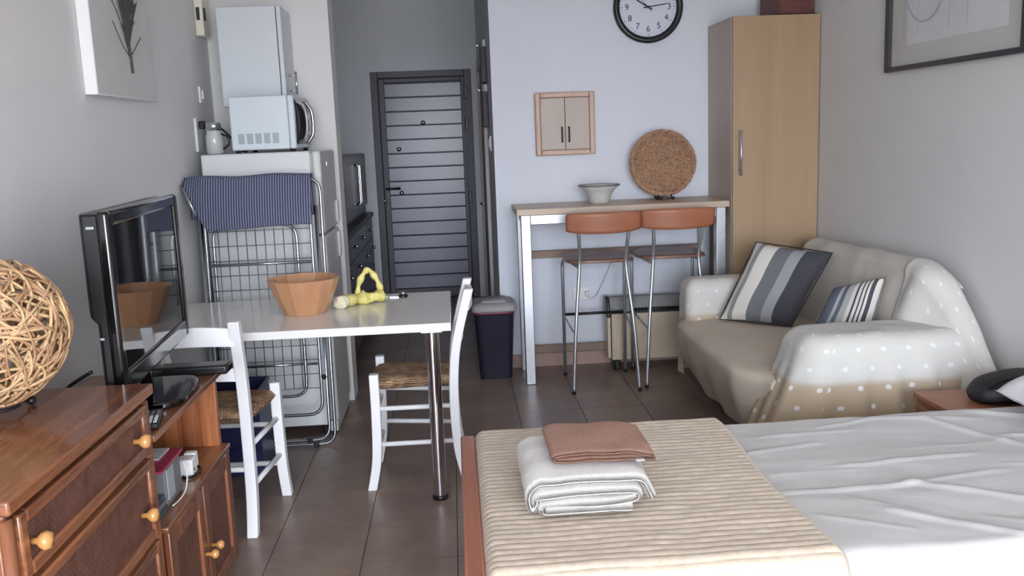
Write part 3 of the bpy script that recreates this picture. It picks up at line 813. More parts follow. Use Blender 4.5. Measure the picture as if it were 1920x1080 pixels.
# TV
e = thing('television', 'black flat-screen television on a stand on the media unit', 'television', (-.98, 2.87, .735))
A, Bp = Vector((-.925, 2.45, 0)), Vector((-.985, 3.27, 0))
dv = (Bp - A).normalized(); nv = Vector((dv.y, -dv.x, 0))     # nv points into the room
Lw = (Bp - A).length; z0, z1 = .838, 1.342
def tvp(a, n_, z): q = A + dv * a + nv * n_; return (q.x, q.y, z)
def tvbox(mb, a0, a1, n0, n1, za, zb):
    i = len(mb.v)
    mb.v += [tvp(a, n_, z) for z in (za, zb) for n_ in (n0, n1) for a in (a0, a1)]
    mb.f += [tuple(i + k for k in q) for q in ((0, 1, 3, 2), (4, 6, 7, 5), (0, 4, 5, 1), (2, 3, 7, 6), (0, 2, 6, 4), (1, 5, 7, 3))]
    return mb
bw = .042
bz = MB(); tvbox(bz, 0, bw, -.02, .012, z0, z1); tvbox(bz, Lw - bw, Lw, -.02, .012, z0, z1); tvbox(bz, bw, Lw - bw, -.02, .012, z1 - bw, z1); tvbox(bz, bw, Lw - bw, -.02, .012, z0, z0 + bw + .02)
obj('bezel', bz, 'gloss', e, bevel=.010, seg=4)
obj('screen', tvbox(MB(), bw - .002, Lw - bw + .002, -.015, .004, z0 + bw + .018, z1 - bw + .002), 'screen', e)
bk = MB()
prof = [(0.0, -.02), (0.0, -.042), (.05, -.060), (Lw - .05, -.060), (Lw, -.042), (Lw, -.02)]
i0 = len(bk.v)
for z in (z0 + .01, z0 + .20, z0 + .22, z1 - .006):
    ex = 0 if z < z0 + .21 else -.018
    for (a, n_) in prof: bk.v.append(tvp(a + (.006 if a < .1 else -.006), n_ + (ex if n_ < -.03 else 0), z))
for k in range(3):
    for j in range(5): bk.f.append((k * 6 + j, k * 6 + j + 1, k * 6 + 7 + j, k * 6 + 6 + j))
bk.f.append((0, 1, 2, 3, 4, 5)[::-1]); bk.f.append(tuple(18 + j for j in range(6)))
obj('back_shell', bk, 'black', e, bevel=.006)
obj('neck', tvbox(MB(), Lw / 2 - .06, Lw / 2 + .06, -.05, -.01, .755, z0 + .03), 'gloss', e, bevel=.004)
bs = []
for k in range(28):
    a = 2 * math.pi * k / 28
    cx_, sx_ = math.cos(a), math.sin(a)
    q = A + dv * (Lw / 2 - .04 + .17 * math.copysign(abs(cx_) ** .5, cx_)) + nv * (-.01 + .115 * math.copysign(abs(sx_) ** .5, sx_))
    bs.append((q.x, q.y))
obj('base', MB().prism(bs, 'Z', .7355, .757), 'gloss', e, bevel=.006)
obj('maker_mark', tvbox(MB(), -.0012, 0, -.045, -.025, z1 - .045, z1 - .038), 'ventgray', e)
obj('power_light', tvbox(MB(), -.0012, 0, -.04, -.03, z0 + .16, z0 + .166), 'ventgray', e)
tag(obj('tv_cable', MB().tube(smooth_path([(-1.02, 2.50, .90), (-1.09, 2.52, .86), (-1.17, 2.58, .80), (-1.22, 2.64, .742), (-1.26, 2.66, .741)]), .005), 'black', smooth=True), 'black cable drooping behind the television to the wall', 'cable')
e = thing('set_top_box', 'slim long black box at the far end of media unit top', 'set-top box', (-.92, 3.09, .735))
obj('case', B(-1.03, -.797, 3.045, 3.124, .7355, .768), 'black', e, bevel=.008, seg=3)
obj('front_panel', B(-.7975, -.795, 3.055, 3.115, .742, .762), 'gloss', e)
e = thing('remote_control', 'black remote control lying on the media unit top edge', 'remote', (-.885, 2.53, .735))
rm = Matrix.Translation((-.885, 2.54, .7355)) @ Matrix.Rotation(R(12), 4, 'Z')
def rbox(x0, x1, y0, y1, za, zb):
    m_ = MB().box(x0, x1, y0, y1, za, zb); m_.v = [tuple(rm @ Vector(p)) for p in m_.v]; return m_
obj('body', rbox(-.024, .024, -.08, .08, 0, .018), 'black', e, bevel=.005)
for r_ in range(7):
    for c_ in range(3):
        obj('button', rbox(-.018 + c_ * .014, -.009 + c_ * .014, -.068 + r_ * .018, -.060 + r_ * .018, .018, .021), 'plate' if r_ < 4 else 'graybox', e)
# things on the open shelf
e = thing('router_box', 'grey upright router box on the media unit shelf', 'router', (-.92, 2.65, .468))
obj('case', B(-1.02, -.872, 2.555, 2.70, .4685, .592), 'graybox', e, bevel=.004)
obj('front_grille', B(-.872, -.869, 2.565, 2.625, .49, .58), 'ventgray', e)
tag(obj('magazine', B(-1.005, -.862, 2.50, 2.705, .5925, .600), 'pink', bevel=.001), 'pink-edged magazine lying on the grey router box', 'magazine')
tag(obj('envelope', B(-1.0, -.90, 2.60, 2.70, .6005, .604), 'paper'), 'white envelope lying on the pink magazine', 'envelope')
e = thing('power_adapter', 'white power adapter block on media unit shelf ledge', 'adapter', (-.875, 2.84, .468))
obj('block', B(-.92, -.868, 2.80, 2.855, .4685, .525), 'plate', e, bevel=.006)
obj('socket_hole', MB().lathe([(.0, .001), (.005, .001), (.005, 0)], 12, Matrix.Translation((-.868, 2.818, .49)) @ Matrix.Rotation(R(90), 4, 'Y')), 'ink', e)
obj('plug_top', B(-.91, -.872, 2.855, 2.885, .480, .53), 'plate', e, bevel=.005)
tag(obj('white_cable', MB().tube(smooth_path([(-.87, 2.72, .55), (-.855, 2.70, .52), (-.85, 2.66, .485), (-.853, 2.61, .474), (-.86, 2.56, .474)]), .0022), 'plate', smooth=True), 'white cable curling in front of the grey router box', 'cable')
tag(obj('black_cable', MB().tube(smooth_path([(-.90, 2.80, .473), (-.88, 2.78, .474), (-.862, 2.80, .474), (-.856, 2.84, .474), (-.87, 2.88, .474), (-.92, 2.90, .474)]), .004), 'black', smooth=True), 'black cable looping below the white power adapter', 'cable')
for k, (h, mt, lab) in enumerate(((.016, 'teal', 'dark teal disc case at the bottom of the small pile'), (.016, 'graybox', 'grey disc case in the middle of the small pile'), (.014, 'teal', 'dark teal disc case on top of the small pile'))):
    tag(obj('disc_case', B(-.995 + k * .006, -.868 - k * .004, 2.452, 2.548, .4685 + k * .0165, .4685 + k * .0165 + h), mt, bevel=.001), lab, 'disc case', 'disc cases on the media unit shelf')
for k, lab in enumerate(('dark book leaning against a second book on the media unit middle shelf', 'grey book standing upright on the media unit middle shelf')):
    e = thing('book', lab, 'book', (-1.05, 2.86 + k * .05, .61))
    m_ = MB().box(-1.17, -1.05, 2.80 + k * .05, 2.825 + k * .05, .6105, .695)
    obj('cover', m_, ('kdark', 'graybox')[k], e, bevel=.001)
    obj('pages', B(-1.05, -1.048, 2.803 + k * .05, 2.822 + k * .05, .614, .692), 'paper', e)

# ================================================================= LEFT WALL CANVAS
e = thing('canvas_picture', 'white box canvas with a dried grey plant on left wall', 'picture', (-1.28, 3.75, 1.70))
obj('canvas', B(XL + .001, XL + .045, 3.41, 4.08, 1.70, 2.48), 'canvas', e, bevel=.002)
obj('front_face', B(XL + .045, XL + .0465, 3.414, 4.076, 1.704, 2.476), 'canvas_shaded', e)
px = XL + .05
stem = smooth_path([(px, 3.79, 1.80), (px + .004, 3.775, 1.88), (px + .004, 3.768, 1.92), (px + .005, 3.765, 1.96)])
pl_ = obj('plant_stem', MB().tube(stem, [.006 - .002 * k / len(stem) for k in range(len(stem))], 6), 'twig', e, smooth=True)
rp = random.Random(11)
for k in range(80):
    a = rp.uniform(-1, 1); L_ = rp.uniform(.06, .24); b0 = Vector((px + .004, 3.765 + rp.uniform(-.012, .012), rp.uniform(1.90, 1.99)))
    e1 = b0 + Vector((rp.uniform(0, .012), math.sin(a * .8) * L_ * .75, math.cos(a * .8) * L_))
    mid = (b0 + e1) / 2 + Vector((0, rp.uniform(-.02, .02), 0))
    obj('twig', MB().tube(smooth_path([b0, mid, e1], 4), [.0034] * 4 + [.0024] * 4 + [.001], 4), 'twig', e, smooth=True)
for (y1, zz1, y2, zz2) in ((3.70, 1.99, 3.63, 2.06), (3.84, 1.90, 3.92, 1.95), (3.70, 1.90, 3.62, 1.98)):
    obj('twig', MB().tube(smooth_path([(px, 3.78, 1.86), (px + .003, y1, zz1), (px + .002, y2, zz2)], 5), .0018, 4), 'twig', e, smooth=True)

# ================================================================= BACK WALL THINGS
e = thing('wall_clock', 'round black-rimmed wall clock with a white face on back wall', 'clock', (1.252, YB, 2.03))
CC = Vector((1.252, YB, 2.246)); cmx = Matrix.Translation(CC) @ Matrix.Rotation(R(90), 4, 'X')   # local z -> -Y
obj('rim', MB().lathe([(.205, .0005), (.217, .012), (.217, .030), (.205, .040), (.188, .036), (.178, .022), (.178, .0005)], 64, cmx), 'clockrim', e, smooth=True)
fc = obj('dial', MB().lathe([(.0, .016), (.179, .016), (.179, .002), (.0, .002)], 64, cmx), 'clockface', e)
dg_ = bpy.context.evaluated_depsgraph_get()
for h in range(1, 13):
    cu = bpy.data.curves.new('numeral', 'FONT'); cu.body = str(h); cu.size = .052; cu.align_x = 'CENTER'; cu.align_y = 'CENTER'; cu.extrude = .0006
    to = bpy.data.objects.new('numeral_curve', cu); col.objects.link(to)
    bpy.context.view_layer.update()
    me = bpy.data.meshes.new_from_object(to.evaluated_get(bpy.context.evaluated_depsgraph_get()))
    bpy.data.objects.remove(to, do_unlink=True)
    a = R(h * 30)
    me.transform(Matrix.Translation(-WORLD[e.name]) @ cmx @ Matrix.Translation((.132 * math.sin(a), .132 * math.cos(a), .0172)))
    me.materials.clear(); me.materials.append(M['ink'])
    no = bpy.data.objects.new('numeral', me); col.objects.link(no); no.parent = fc
tk = MB()
for k in range(60):
    a = R(k * 6); L_ = .012 if k % 5 else .016
    p0_ = Vector((math.sin(a), math.cos(a), 0)); q0 = Vector((p0_.y, -p0_.x, 0)) * (.0016 if k % 5 == 0 else .0007)
    i = len(tk.v)
    for rr in (.158, .158 + L_):
        for sg in (-1, 1): tk.v.append(tuple(cmx @ (p0_ * rr + q0 * sg + Vector((0, 0, .0175)))))
    tk.f.append((i, i + 1, i + 3, i + 2))
obj('minute_marks', tk, 'ink', fc)
def hand(name, ang, L_, w_, z):
    a = R(ang); p0_ = Vector((math.sin(a), math.cos(a), 0)); q0 = Vector((p0_.y, -p0_.x, 0))
    pts = [p0_ * -.03 + q0 * w_, p0_ * -.03 - q0 * w_, p0_ * L_ * .8 - q0 * w_ * .8, p0_ * L_, p0_ * L_ * .8 + q0 * w_ * .8]
    mb = MB(); mb.v = [tuple(cmx @ (p + Vector((0, 0, z + dz)))) for dz in (0, .0015) for p in pts]
    mb.f = [(0, 1, 2, 3, 4), (9, 8, 7, 6, 5)] + [(k, 5 + k, 5 + (k + 1) % 5, (k + 1) % 5) for k in range(5)]
    obj(name, mb, 'ink', e)
hand('hour_hand', 302, .095, .005, .0195); hand('minute_hand', 82, .135, .0038, .0225); hand('second_hand', 316, .12, .0012, .0255)
obj('hub', MB().lathe([(.0, .028), (.008, .028), (.008, .016)], 14, cmx), 'ink', e)
gl = NT('clock_glass'); gl.b.inputs['Base Color'].default_value = (1, 1, 1, 1); gl.b.inputs['Transmission Weight'].default_value = 1; gl.b.inputs['Roughness'].default_value = .0; gl.b.inputs['IOR'].default_value = 1.2
gl.noise(gl.coord(), 5); M['clockglass'] = gl.m

e = thing('fuse_cabinet', 'small wood-framed wall cabinet with two beige doors below clock', 'cabinet', (.715, YB - .02, 1.36))
x0, x1, za, zb = .528, .902, 1.362, 1.750; fwid = .034
for xa in (x0, x1 - fwid):
    obj('frame_stile', B(xa, xa + fwid, YB - .045, YB - .0005, za, zb), 'boxwood', e, bevel=.008, seg=3)
for z_ in (za, zb - fwid):
    obj('frame_rail', B(x0 + fwid, x1 - fwid, YB - .045, YB - .0005, z_, z_ + fwid), 'boxwood', e, bevel=.008, seg=3)
xm = (x0 + x1) / 2
for (xa, xb, xh) in ((x0 + fwid + .001, xm - .0015, xm - .022), (xm + .0015, x1 - fwid - .001, xm + .022)):
    dd = obj('door', B(xa, xb, YB - .034, YB - .006, za + fwid + .001, zb - fwid - .001), 'boxdoor', e, bevel=.002)
    obj('handle', MB().tube(fillet([(xh, YB - .034, 1.445), (xh, YB - .056, 1.445), (xh, YB - .056, 1.535), (xh, YB - .034, 1.535)], .008), .005), 'darkmetal', dd, smooth=True)

# ---- bar counter
e = thing('bar_counter', 'beech-topped bar counter on square steel legs against back wall', 'counter', (1.0, 5.52, 0))
obj('countertop', B(.360, 1.628, 5.29, YB - .002, 1.030, 1.067), 'counterwood', e, bevel=.003)
for (x, y) in ((.385, 5.315), (.385, 5.66), (1.555, 5.315), (1.555, 5.66)):
    obj('leg', B(x, x + .058, y, y + .058, .0, 1.030), 'steel', e, bevel=.004)
obj('top_rail', B(.443, 1.555, 5.322, 5.362, .972, 1.028), 'steel', e, bevel=.003)
obj('end_rail', B(.395, .433, 5.373, 5.66, .98, 1.028), 'steel', e, bevel=.003)
obj('end_rail', B(1.565, 1.603, 5.373, 5.66, .98, 1.028), 'steel', e, bevel=.003)
obj('back_rail', B(.443, 1.555, 5.70, 5.735, .718, .765), 'railwood', e, bevel=.003)
obj('foot_rail', B(.443, 1.555, 5.665, 5.71, .108, .155), 'railwood', e, bevel=.003)

# bowl and cane disc on the counter
e = thing('ceramic_bowl', 'pale grey flared ceramic bowl on the bar counter', 'bowl', (.888, 5.53, 1.067))
obj('body', MB().lathe([(.0, .004), (.058, 0), (.062, .006), (.072, .045), (.092, .080), (.126, .106), (.126, .111), (.118, .112), (.086, .086), (.064, .05), (.052, .016), (.0, .012)], 36, Matrix.Translation((.888, 5.53, 1.0675))), 'ceramic', e, smooth=True)
obj('rim_band', MB().lathe([(.1255, .104), (.1285, .108), (.1275, .113), (.118, .1135)], 36, Matrix.Translation((.888, 5.53, 1.0675)), close=False), 'graybox', e, smooth=True)
DCn = Vector((1.305, 5.615, 1.292)); dmx = Matrix.Translation(DCn) @ Matrix.Rotation(R(90 - 8), 4, 'X')
e = thing('cane_disc', 'round disc of tangled cane on a small stand on bar counter', 'decorative disc', (1.305, 5.60, 1.085))
obj('backing', MB().lathe([(.0, -.010), (.185, -.010), (.198, .0), (.185, .012), (.0, .012)], 48, dmx), 'disc_back', e, smooth=True)
rd = random.Random(5); mb = MB()
for k in range(340):
    rr = .185 * math.sqrt(rd.random()); aa = rd.uniform(0, 6.28); cx_, cy_ = rr * math.cos(aa), rr * math.sin(aa)
    ra = rd.uniform(.02, .07); st = rd.uniform(0, 6.28); ln = rd.uniform(1.5, 4.5); h0 = rd.uniform(.010, .022); pts = []
    for i in range(13):
        a = st + ln * i / 12; q = Vector((cx_ + ra * math.cos(a), cy_ + ra * math.sin(a) * .8, h0 + .004 * math.sin(a * 3 + k)))
        rl = math.hypot(q.x, q.y)
        if rl > .200: q.x *= .200 / rl; q.y *= .200 / rl
        pts.append(dmx @ q)
    mb.tube(pts, rd.uniform(.0028, .0046), 4)
for k in range(10):
    pts = [dmx @ Vector(((.196 + .008 * math.sin(5 * a + k)) * math.cos(a), (.196 + .008 * math.sin(5 * a + k)) * math.sin(a), .018 * math.sin(a * 3 + k * 1.7))) for a in [6.283 * i / 40 for i in range(40)]]
    mb.tube(pts, .005, 5, closed=True)
so = obj('cane_strands', mb, 'disc', e, smooth=True); so['kind'] = 'stuff'
e = thing('disc_stand', 'small dark metal easel with ball feet holding the cane disc', 'easel', (1.30, 5.60, 1.067))
for x in (1.265, 1.345):
    obj('arm', MB().tube(smooth_path([(x, 5.575, 1.078), (x, 5.56, 1.100), (x, 5.60, 1.078), (x, 5.68, 1.078), (x, 5.70, 1.18)], 4), .003, 6), 'darkmetal', e, smooth=True)
for x in (1.255, 1.280, 1.355):
    obj('foot', MB().ball((x, 5.565, 1.0775), .010), 'black', e, smooth=True)
obj('cross_bar', MB().tube([(1.265, 5.68, 1.078), (1.345, 5.68, 1.078)], .003, 6), 'darkmetal', e, smooth=True)

# ---- wardrobe and box on it
e = thing('wardrobe', 'tall narrow beech wardrobe with a steel bar handle beside counter', 'wardrobe', (1.89, 5.5, 0))
obj('carcass', B(1.632, XR - .004, 5.272, YB - .003, .06, 2.118), 'beech_side', e, bevel=.002)
obj('plinth', B(1.645, XR - .004, 5.30, YB - .003, 0, .06), 'beech_side', e)
dd = obj('door', B(1.634, XR - .006, 5.25, 5.271, .065, 2.117), 'beech', e, bevel=.002)
obj('handle', MB().tube([(1.672, 5.212, 1.215), (1.672, 5.212, 1.478)], .007, 10).tube([(1.672, 5.25, 1.245), (1.672, 5.212, 1.245)], .005).tube([(1.672, 5.25, 1.45), (1.672, 5.212, 1.45)], .005), 'steel', dd, smooth=True)
e = thing('storage_box', 'reddish brown woven storage box on top of the wardrobe', 'box', (2.03, 5.48, 2.1185))
obj('body', B(1.925, 2.135, 5.33, 5.65, 2.1185, 2.28), 'wicker', e, bevel=.006)
obj('lid', B(1.92, 2.14, 5.325, 5.655, 2.28, 2.32), 'wicker', e, bevel=.006)
obj('bottom_band', B(1.922, 2.138, 5.327, 5.653, 2.1187, 2.132), 'darkmetal', e)

# ---- heater, socket, cable
e = thing('convector_heater', 'beige electric convector heater with grey louvred top behind stools', 'heater', (1.2, 5.60, 0))
HTR = e
obj('body', B(.955, 1.475, 5.565, 5.652, .06, .36), 'heater', e, bevel=.006)
hp_ = [(5.565, .36), (5.575, .40), (5.60, .462), (5.652, .462), (5.652, .36)]
obj('hood', MB().prism(hp_, 'X', .945, 1.485), 'heatertop', e, bevel=.003)
obj('end_cap', MB().prism([(5.548, .34), (5.548, .39), (5.585, .468), (5.658, .468), (5.658, .34)], 'X', .922, .945), 'black', e, bevel=.006)
obj('end_cap', MB().prism([(5.548, .34), (5.548, .39), (5.585, .468), (5.658, .468), (5.658, .34)], 'X', 1.485, 1.508), 'black', e, bevel=.006)
obj('louvre_slot', B(.96, 1.47, 5.560, 5.566, .362, .374), 'black', e)
for k in range(26):
    x = .965 + k * .0195
    obj('louvre', MB().tube([(x, 5.561, .366), (x, 5.570, .398), (x, 5.588, .440)], .0028, 4), 'ventgray', e)
obj('side_cover', B(.928, .948, 5.56, 5.655, .075, .345), 'heater', e, bevel=.004)
for x in (.985, 1.43):
    obj('foot', B(x - .02, x + .02, 5.545, 5.675, .0, .06), 'black', e, bevel=.008)
e = thing('wall_socket', 'white socket plate under the bar counter on back wall', 'socket', (.775, YB - .01, .43))
obj('plate', B(.735, .845, YB - .012, YB - .0005, .425, .515), 'plate', e, bevel=.003)
obj('plug', B(.815, .840, YB - .045, YB - .012, .455, .485), 'plate', e, bevel=.004)
obj('power_cord', MB().tube(smooth_path([(.83, YB - .05, .47), (.85, YB - .06, .44), (.89, YB - .05, .46), (.94, YB - .03, .55), (.99, YB - .035, .66), (1.01, YB - .03, .70)]), .004), 'plate', HTR, smooth=True)

# ---- waste bin
e = thing('waste_bin', 'navy plastic waste bin with grey lid beside the counter leg', 'bin', (.21, 5.57, 0))
def binring(w_, d_, z, n=40, cx_=.212, cy_=5.60, p=.28):
    return [(cx_ + w_ * math.copysign(abs(math.cos(2 * math.pi * k / n)) ** p, math.cos(2 * math.pi * k / n)), cy_ + d_ * math.copysign(abs(math.sin(2 * math.pi * k / n)) ** p, math.sin(2 * math.pi * k / n)), z) for k in range(n)]
def loft(rings, cap=True):
    mb = MB(); n = len(rings[0])
    for r_ in rings: mb.v += r_
    for k in range(len(rings) - 1):
        for j in range(n): mb.f.append((k * n + j, k * n + (j + 1) % n, (k + 1) * n + (j + 1) % n, (k + 1) * n + j))
    if cap: mb.f.append(tuple(range(n))[::-1]); mb.f.append(tuple((len(rings) - 1) * n + j for j in range(n)))
    return mb
obj('body', loft([binring(.098, .105, 0), binring(.100, .107, .01), binring(.124, .132, .405), binring(.127, .135, .415)]), 'bin', e, smooth=True, flat_angle=40)
obj('bag_edge', loft([binring(.1265, .1345, .414), binring(.130, .138, .418), binring(.129, .137, .432)]), 'binbag', e, smooth=True)
obj('lid', loft([binring(.137, .145, .430), binring(.141, .149, .436), binring(.139, .147, .462), binring(.120, .128, .480), binring(.05, .06, .490)]), 'binlid', e, smooth=True)
obj('lid_flap', loft([binring(.085, .10, .482), binring(.08, .095, .494)]), 'binlid', e, smooth=True)

# ================================================================= BAR STOOLS (own coordinates: faces +Y, near legs at -Y)
st = thing('bar_stool', '', 'stool', rotz=0)
SR = .0105
for sg in (-1, 1):
    pts = smooth_path([(sg * .194, -.215, .004), (sg * .168, -.195, .40), (sg * .138, -.158, .70), (sg * .134, -.165, .80), (sg * .140, -.205, .90), (sg * .152, -.232, 1.03)], 8)
    lg = obj('back_leg', MB().tube(pts, SR, 10), 'steel', st, smooth=True)
    obj('leg_cap', MB().lathe([(.012, 0), (.012, .02)], 10, Matrix.Translation((sg * .194, -.215, 0))), 'rubber', lg)
    pts = fillet([(sg * .19, .215, .004), (sg * .192, .20, .735), (sg * .165, .10, .742), (sg * .14, -.15, .735)], .05, 6)
    lg = obj('front_leg', MB().tube(pts, SR, 10), 'steel', st, smooth=True)
    obj('leg_cap', MB().lathe([(.012, 0), (.012, .02)], 10, Matrix.Translation((sg * .19, .215, 0))), 'rubber', lg)
    obj('side_brace', MB().tube([(sg * .190, .208, .385), (sg * .170, -.19, .34)], .006, 8), 'steel', st, smooth=True)
obj('foot_rest', MB().tube([(-.19, .208, .39), (.19, .208, .39)], .009, 8), 'darkmetal', st, smooth=True)
def seat_ring(z, sc):
    out = []
    for k in range(44):
        a = 2 * math.pi * k / 44; c_, s_ = math.cos(a), math.sin(a)
        x = .200 * math.copysign(abs(c_) ** .55, c_) * sc; y = .195 * math.copysign(abs(s_) ** .55, s_) * sc + .025
        out.append((x, y, z + .010 * (y / .2) ** 2))
    return out
obj('seat', loft([seat_ring(.748, .96), seat_ring(.751, 1.0), seat_ring(.764, 1.0), seat_ring(.768, .97), seat_ring(.766, .5)]), 'stoolseat', st, smooth=True, flat_angle=50)
def back_fn(u, v):
    x = lerp(-.212, .212, u); k = 1 - (2 * u - 1) ** 2
    zc = .998; hh = .060 * (1 - .22 * abs(2 * u - 1) ** 4)
    return (x, -.205 - .048 * k - .012 * v, zc + (v - .5) * 2 * hh - .004 * k)
obj('backrest', MB().grid(back_fn, 24, 6), 'stoolback', st, smooth=True, solid=.013)
st['label'] = 'steel bar stool with brown seat, standing beside the waste bin side'
st['label'] = 'steel bar stool with orange-brown back, the one closer to the waste bin'
st['group'] = 'bar stools at the counter'
st.location = (.833, 5.276, 0)
copy_tree(st, (1.272, 5.325, 0), 0, 'steel bar stool with orange-brown back, the one closer to the wardrobe')

# ================================================================= SOFA
e = thing('sofa', 'two-seat sofa under pale throws with white dots against right wall', 'sofa', (1.7, 4.3, 0))
def block(x0, x1, y0, y1, hem, top, r, fold=0, nfold=9, seed=0, taper=0, nth=120, p=.32, topbulge=0, tophf=None, hemfn=None, uv0=None):
    """draped cover: superellipse plan, skirt rows, rounded shoulder, closed top"""
    cx_, cy_ = (x0 + x1) / 2, (y0 + y1) / 2; hx, hy = (x1 - x0) / 2, (y1 - y0) / 2
    mb = MB(); rows = []
    NS, NR, NTp = 12, 6, 10
    per = 2 * (hx + hy) * 2
    rc = min(hx, hy) * p * 1.6
    def plan(a, ins):
        w_, h_, c0 = hx - ins, hy - ins, max(.004, rc - ins)
        L1, L2, Lc = 2 * (w_ - c0), 2 * (h_ - c0), c0 * math.pi / 2
        d_ = (a / (2 * math.pi)) % 1.0 * (2 * (L1 + L2) + 4 * Lc)
        for k_, (ln, dx, dy, sx, sy) in enumerate(((L1, 1, 0, -(w_ - c0), -h_), (L2, 0, 1, w_, -(h_ - c0)), (L1, -1, 0, w_ - c0, h_), (L2, 0, -1, -w_, h_ - c0))):
            if d_ <= ln: return Vector((cx_ + sx + dx * d_, cy_ + sy + dy * d_, 0))
            d_ -= ln
            if d_ <= Lc:
                b_ = d_ / c0 + (k_ - 1) * math.pi / 2
                ox, oy = ((w_ - c0), -(h_ - c0)) if k_ == 0 else ((w_ - c0), (h_ - c0)) if k_ == 1 else (-(w_ - c0), (h_ - c0)) if k_ == 2 else (-(w_ - c0), -(h_ - c0))
                return Vector((cx_ + ox + c0 * math.cos(b_), cy_ + oy + c0 * math.sin(b_), 0))
            d_ -= Lc
        return Vector((cx_ - (w_ - c0), cy_ - h_, 0))
    # arc length for uv
    arc = [0]
    for k in range(nth): arc.append(arc[-1] + (plan(2 * math.pi * (k + 1) / nth, 0) - plan(2 * math.pi * k / nth, 0)).length)
    for j in range(NS + NR + NTp + 1):
        ring = []
        for k in range(nth):
            a = 2 * math.pi * k / nth
            hz = hemfn(plan(a, 0)) if hemfn else hem
            tz = top
            if j <= NS:
                t_ = j / NS; z = lerp(hz, tz - r, t_); ins = 0
                f_ = fold * (1 - t_) ** .8 * (math.sin(arc[k] * nfold * 2 * math.pi + seed + 1.3 * math.sin(arc[k] * 7 + seed)) + .5 * nz(arc[k] * 11, seed))
                ins = -f_ + taper * (1 - t_)
                vv = z - (hz if uv0 is None else uv0)
            elif j <= NS + NR:
                a2 = (j - NS) / NR * math.pi / 2
                z = tz - r + r * math.sin(a2); ins = r * (1 - math.cos(a2)); vv = tz - r - (hz if uv0 is None else uv0) + r * a2
            else:
                t_ = (j - NS - NR) / NTp
                ins = r; z = tz; vv = tz - hz + .5 * r
            q = plan(a, ins)
            if j > NS + NR:
                q = Vector((lerp(q.x, cx_, t_), lerp(q.y, cy_, t_), 0)); z = tz + topbulge * math.sin(t_ * math.pi / 2)
                vv = tz - (hz if uv0 is None else uv0) + r * .57 + t_ * min(hx, hy)
            if tophf: z = tophf(q.x, q.y, z, j, NS)
            q.z = z + (.006 * nz(q.x * 9 + seed, q.y * 9, z * 9) if j > 3 else 0)
            ring.append(q); mb.uv[len(mb.v)] = (arc[k], vv); mb.v.append(tuple(q))
        rows.append(ring)
    tot = NS + NR + NTp
    for j in range(tot):
        for k in range(nth):
            mb.f.append((j * nth + k, j * nth + (k + 1) % nth, (j + 1) * nth + (k + 1) % nth, (j + 1) * nth + k))
    return mb
# seat with a front that tucks in towards the floor
def seat_fn(u, v):
    # v: 0 hem at front floor -> front edge -> back; u along Y
    y = lerp(3.62, 4.96, u)
    if v < .45:
        t_ = v / .45; z = lerp(.085, .405, t_); x = 1.315 - .115 * math.sin(t_ * math.pi / 2) + .012 * math.sin(u * 23 + 2 * t_) * (1 - t_)
    elif v < .6:
        a = (v - .45) / .15 * math.pi / 2; x = 1.245 - .045 * math.cos(a); z = .405 + .035 * math.sin(a)
    else:
        t_ = (v - .6) / .4; x = lerp(1.245, 1.98, t_); z = .44 + .022 * math.sin(t_ * math.pi)
    end = sst(.90, 1, u)
    x += .03 * end * (v < .6) + .10 * sst(.20, .0, u) * (1 if v < .6 else 1 - (v - .6) / .4)
    z += .006 * nz(x * 6, y * 6, 2)
    return (x, y, z)
obj('seat_cover', MB().grid(seat_fn, 60, 40), 'sofabeige', e, smooth=True, solid=.008)
obj('frame', B(1.40, 2.10, 3.56, 4.98, .05, .36), 'sofabeige', e, bevel=.03)
for (x, y) in ((1.45, 3.62), (1.45, 4.92), (2.05, 3.62), (2.05, 4.92)):
    obj('foot', B(x - .025, x + .025, y - .025, y + .025, 0, .052), 'kdark', e)
# backrest loft along Y; the near part is covered by the dotted throw
def back_pt(y, v, grow=0):
    u = (y - 3.31) / 1.75
    h = .872 + .014 * math.sin(u * 5)
    h = lerp(.40, h, sst(-.03, .28, u) ** .6); h = lerp(.74, h, sst(1.0, .955, u))
    depth = sst(-.05, .26, u)
    xf_low = lerp(2.075, 1.86, depth); xf_top = lerp(2.085, 1.965, depth)
    zl = .30
    if v < .6:
        t_ = v / .6; z = lerp(zl, h - .06, t_); x = lerp(xf_low, xf_top, t_) - .02 * math.sin(t_ * math.pi)
    else:
        a = (v - .6) / .4 * math.pi * .75; r_ = min(.075, (2.13 - xf_top) / 2)
        x = xf_top + r_ * (1 - math.cos(a)); z = h - .06 + .06 * math.sin(a) if a < math.pi / 2 else h - .05 * (1 - math.sin(a))
    x += .006 * nz(y * 8, z * 8, 3) - grow
    return (min(x, 2.14), y, z + .005 * nz(y * 5, 1, 7) + grow * .8)
obj('back_cover', MB().grid(lambda u, v: back_pt(lerp(3.62, 5.06, u), v), 60, 30), 'sofa', e, smooth=True, solid=.008)
def side_throw(u, v):
    y = lerp(3.32, 3.78 + .06 * v, u)
    q = back_pt(y, v, .012 + .010 * math.sin(u * 15 + v * 5) * (1 - v * .6))
    return q
obj('side_throw', MB().grid(side_throw, 50, 36, lambda u, v: (.03 + u * .56, .17 + v * .62)), 'throw', e, smooth=True, solid=.006)
obj('back_core', B(2.08, 2.13, 3.70, 5.02, .10, .76), 'sofa', e, bevel=.02)
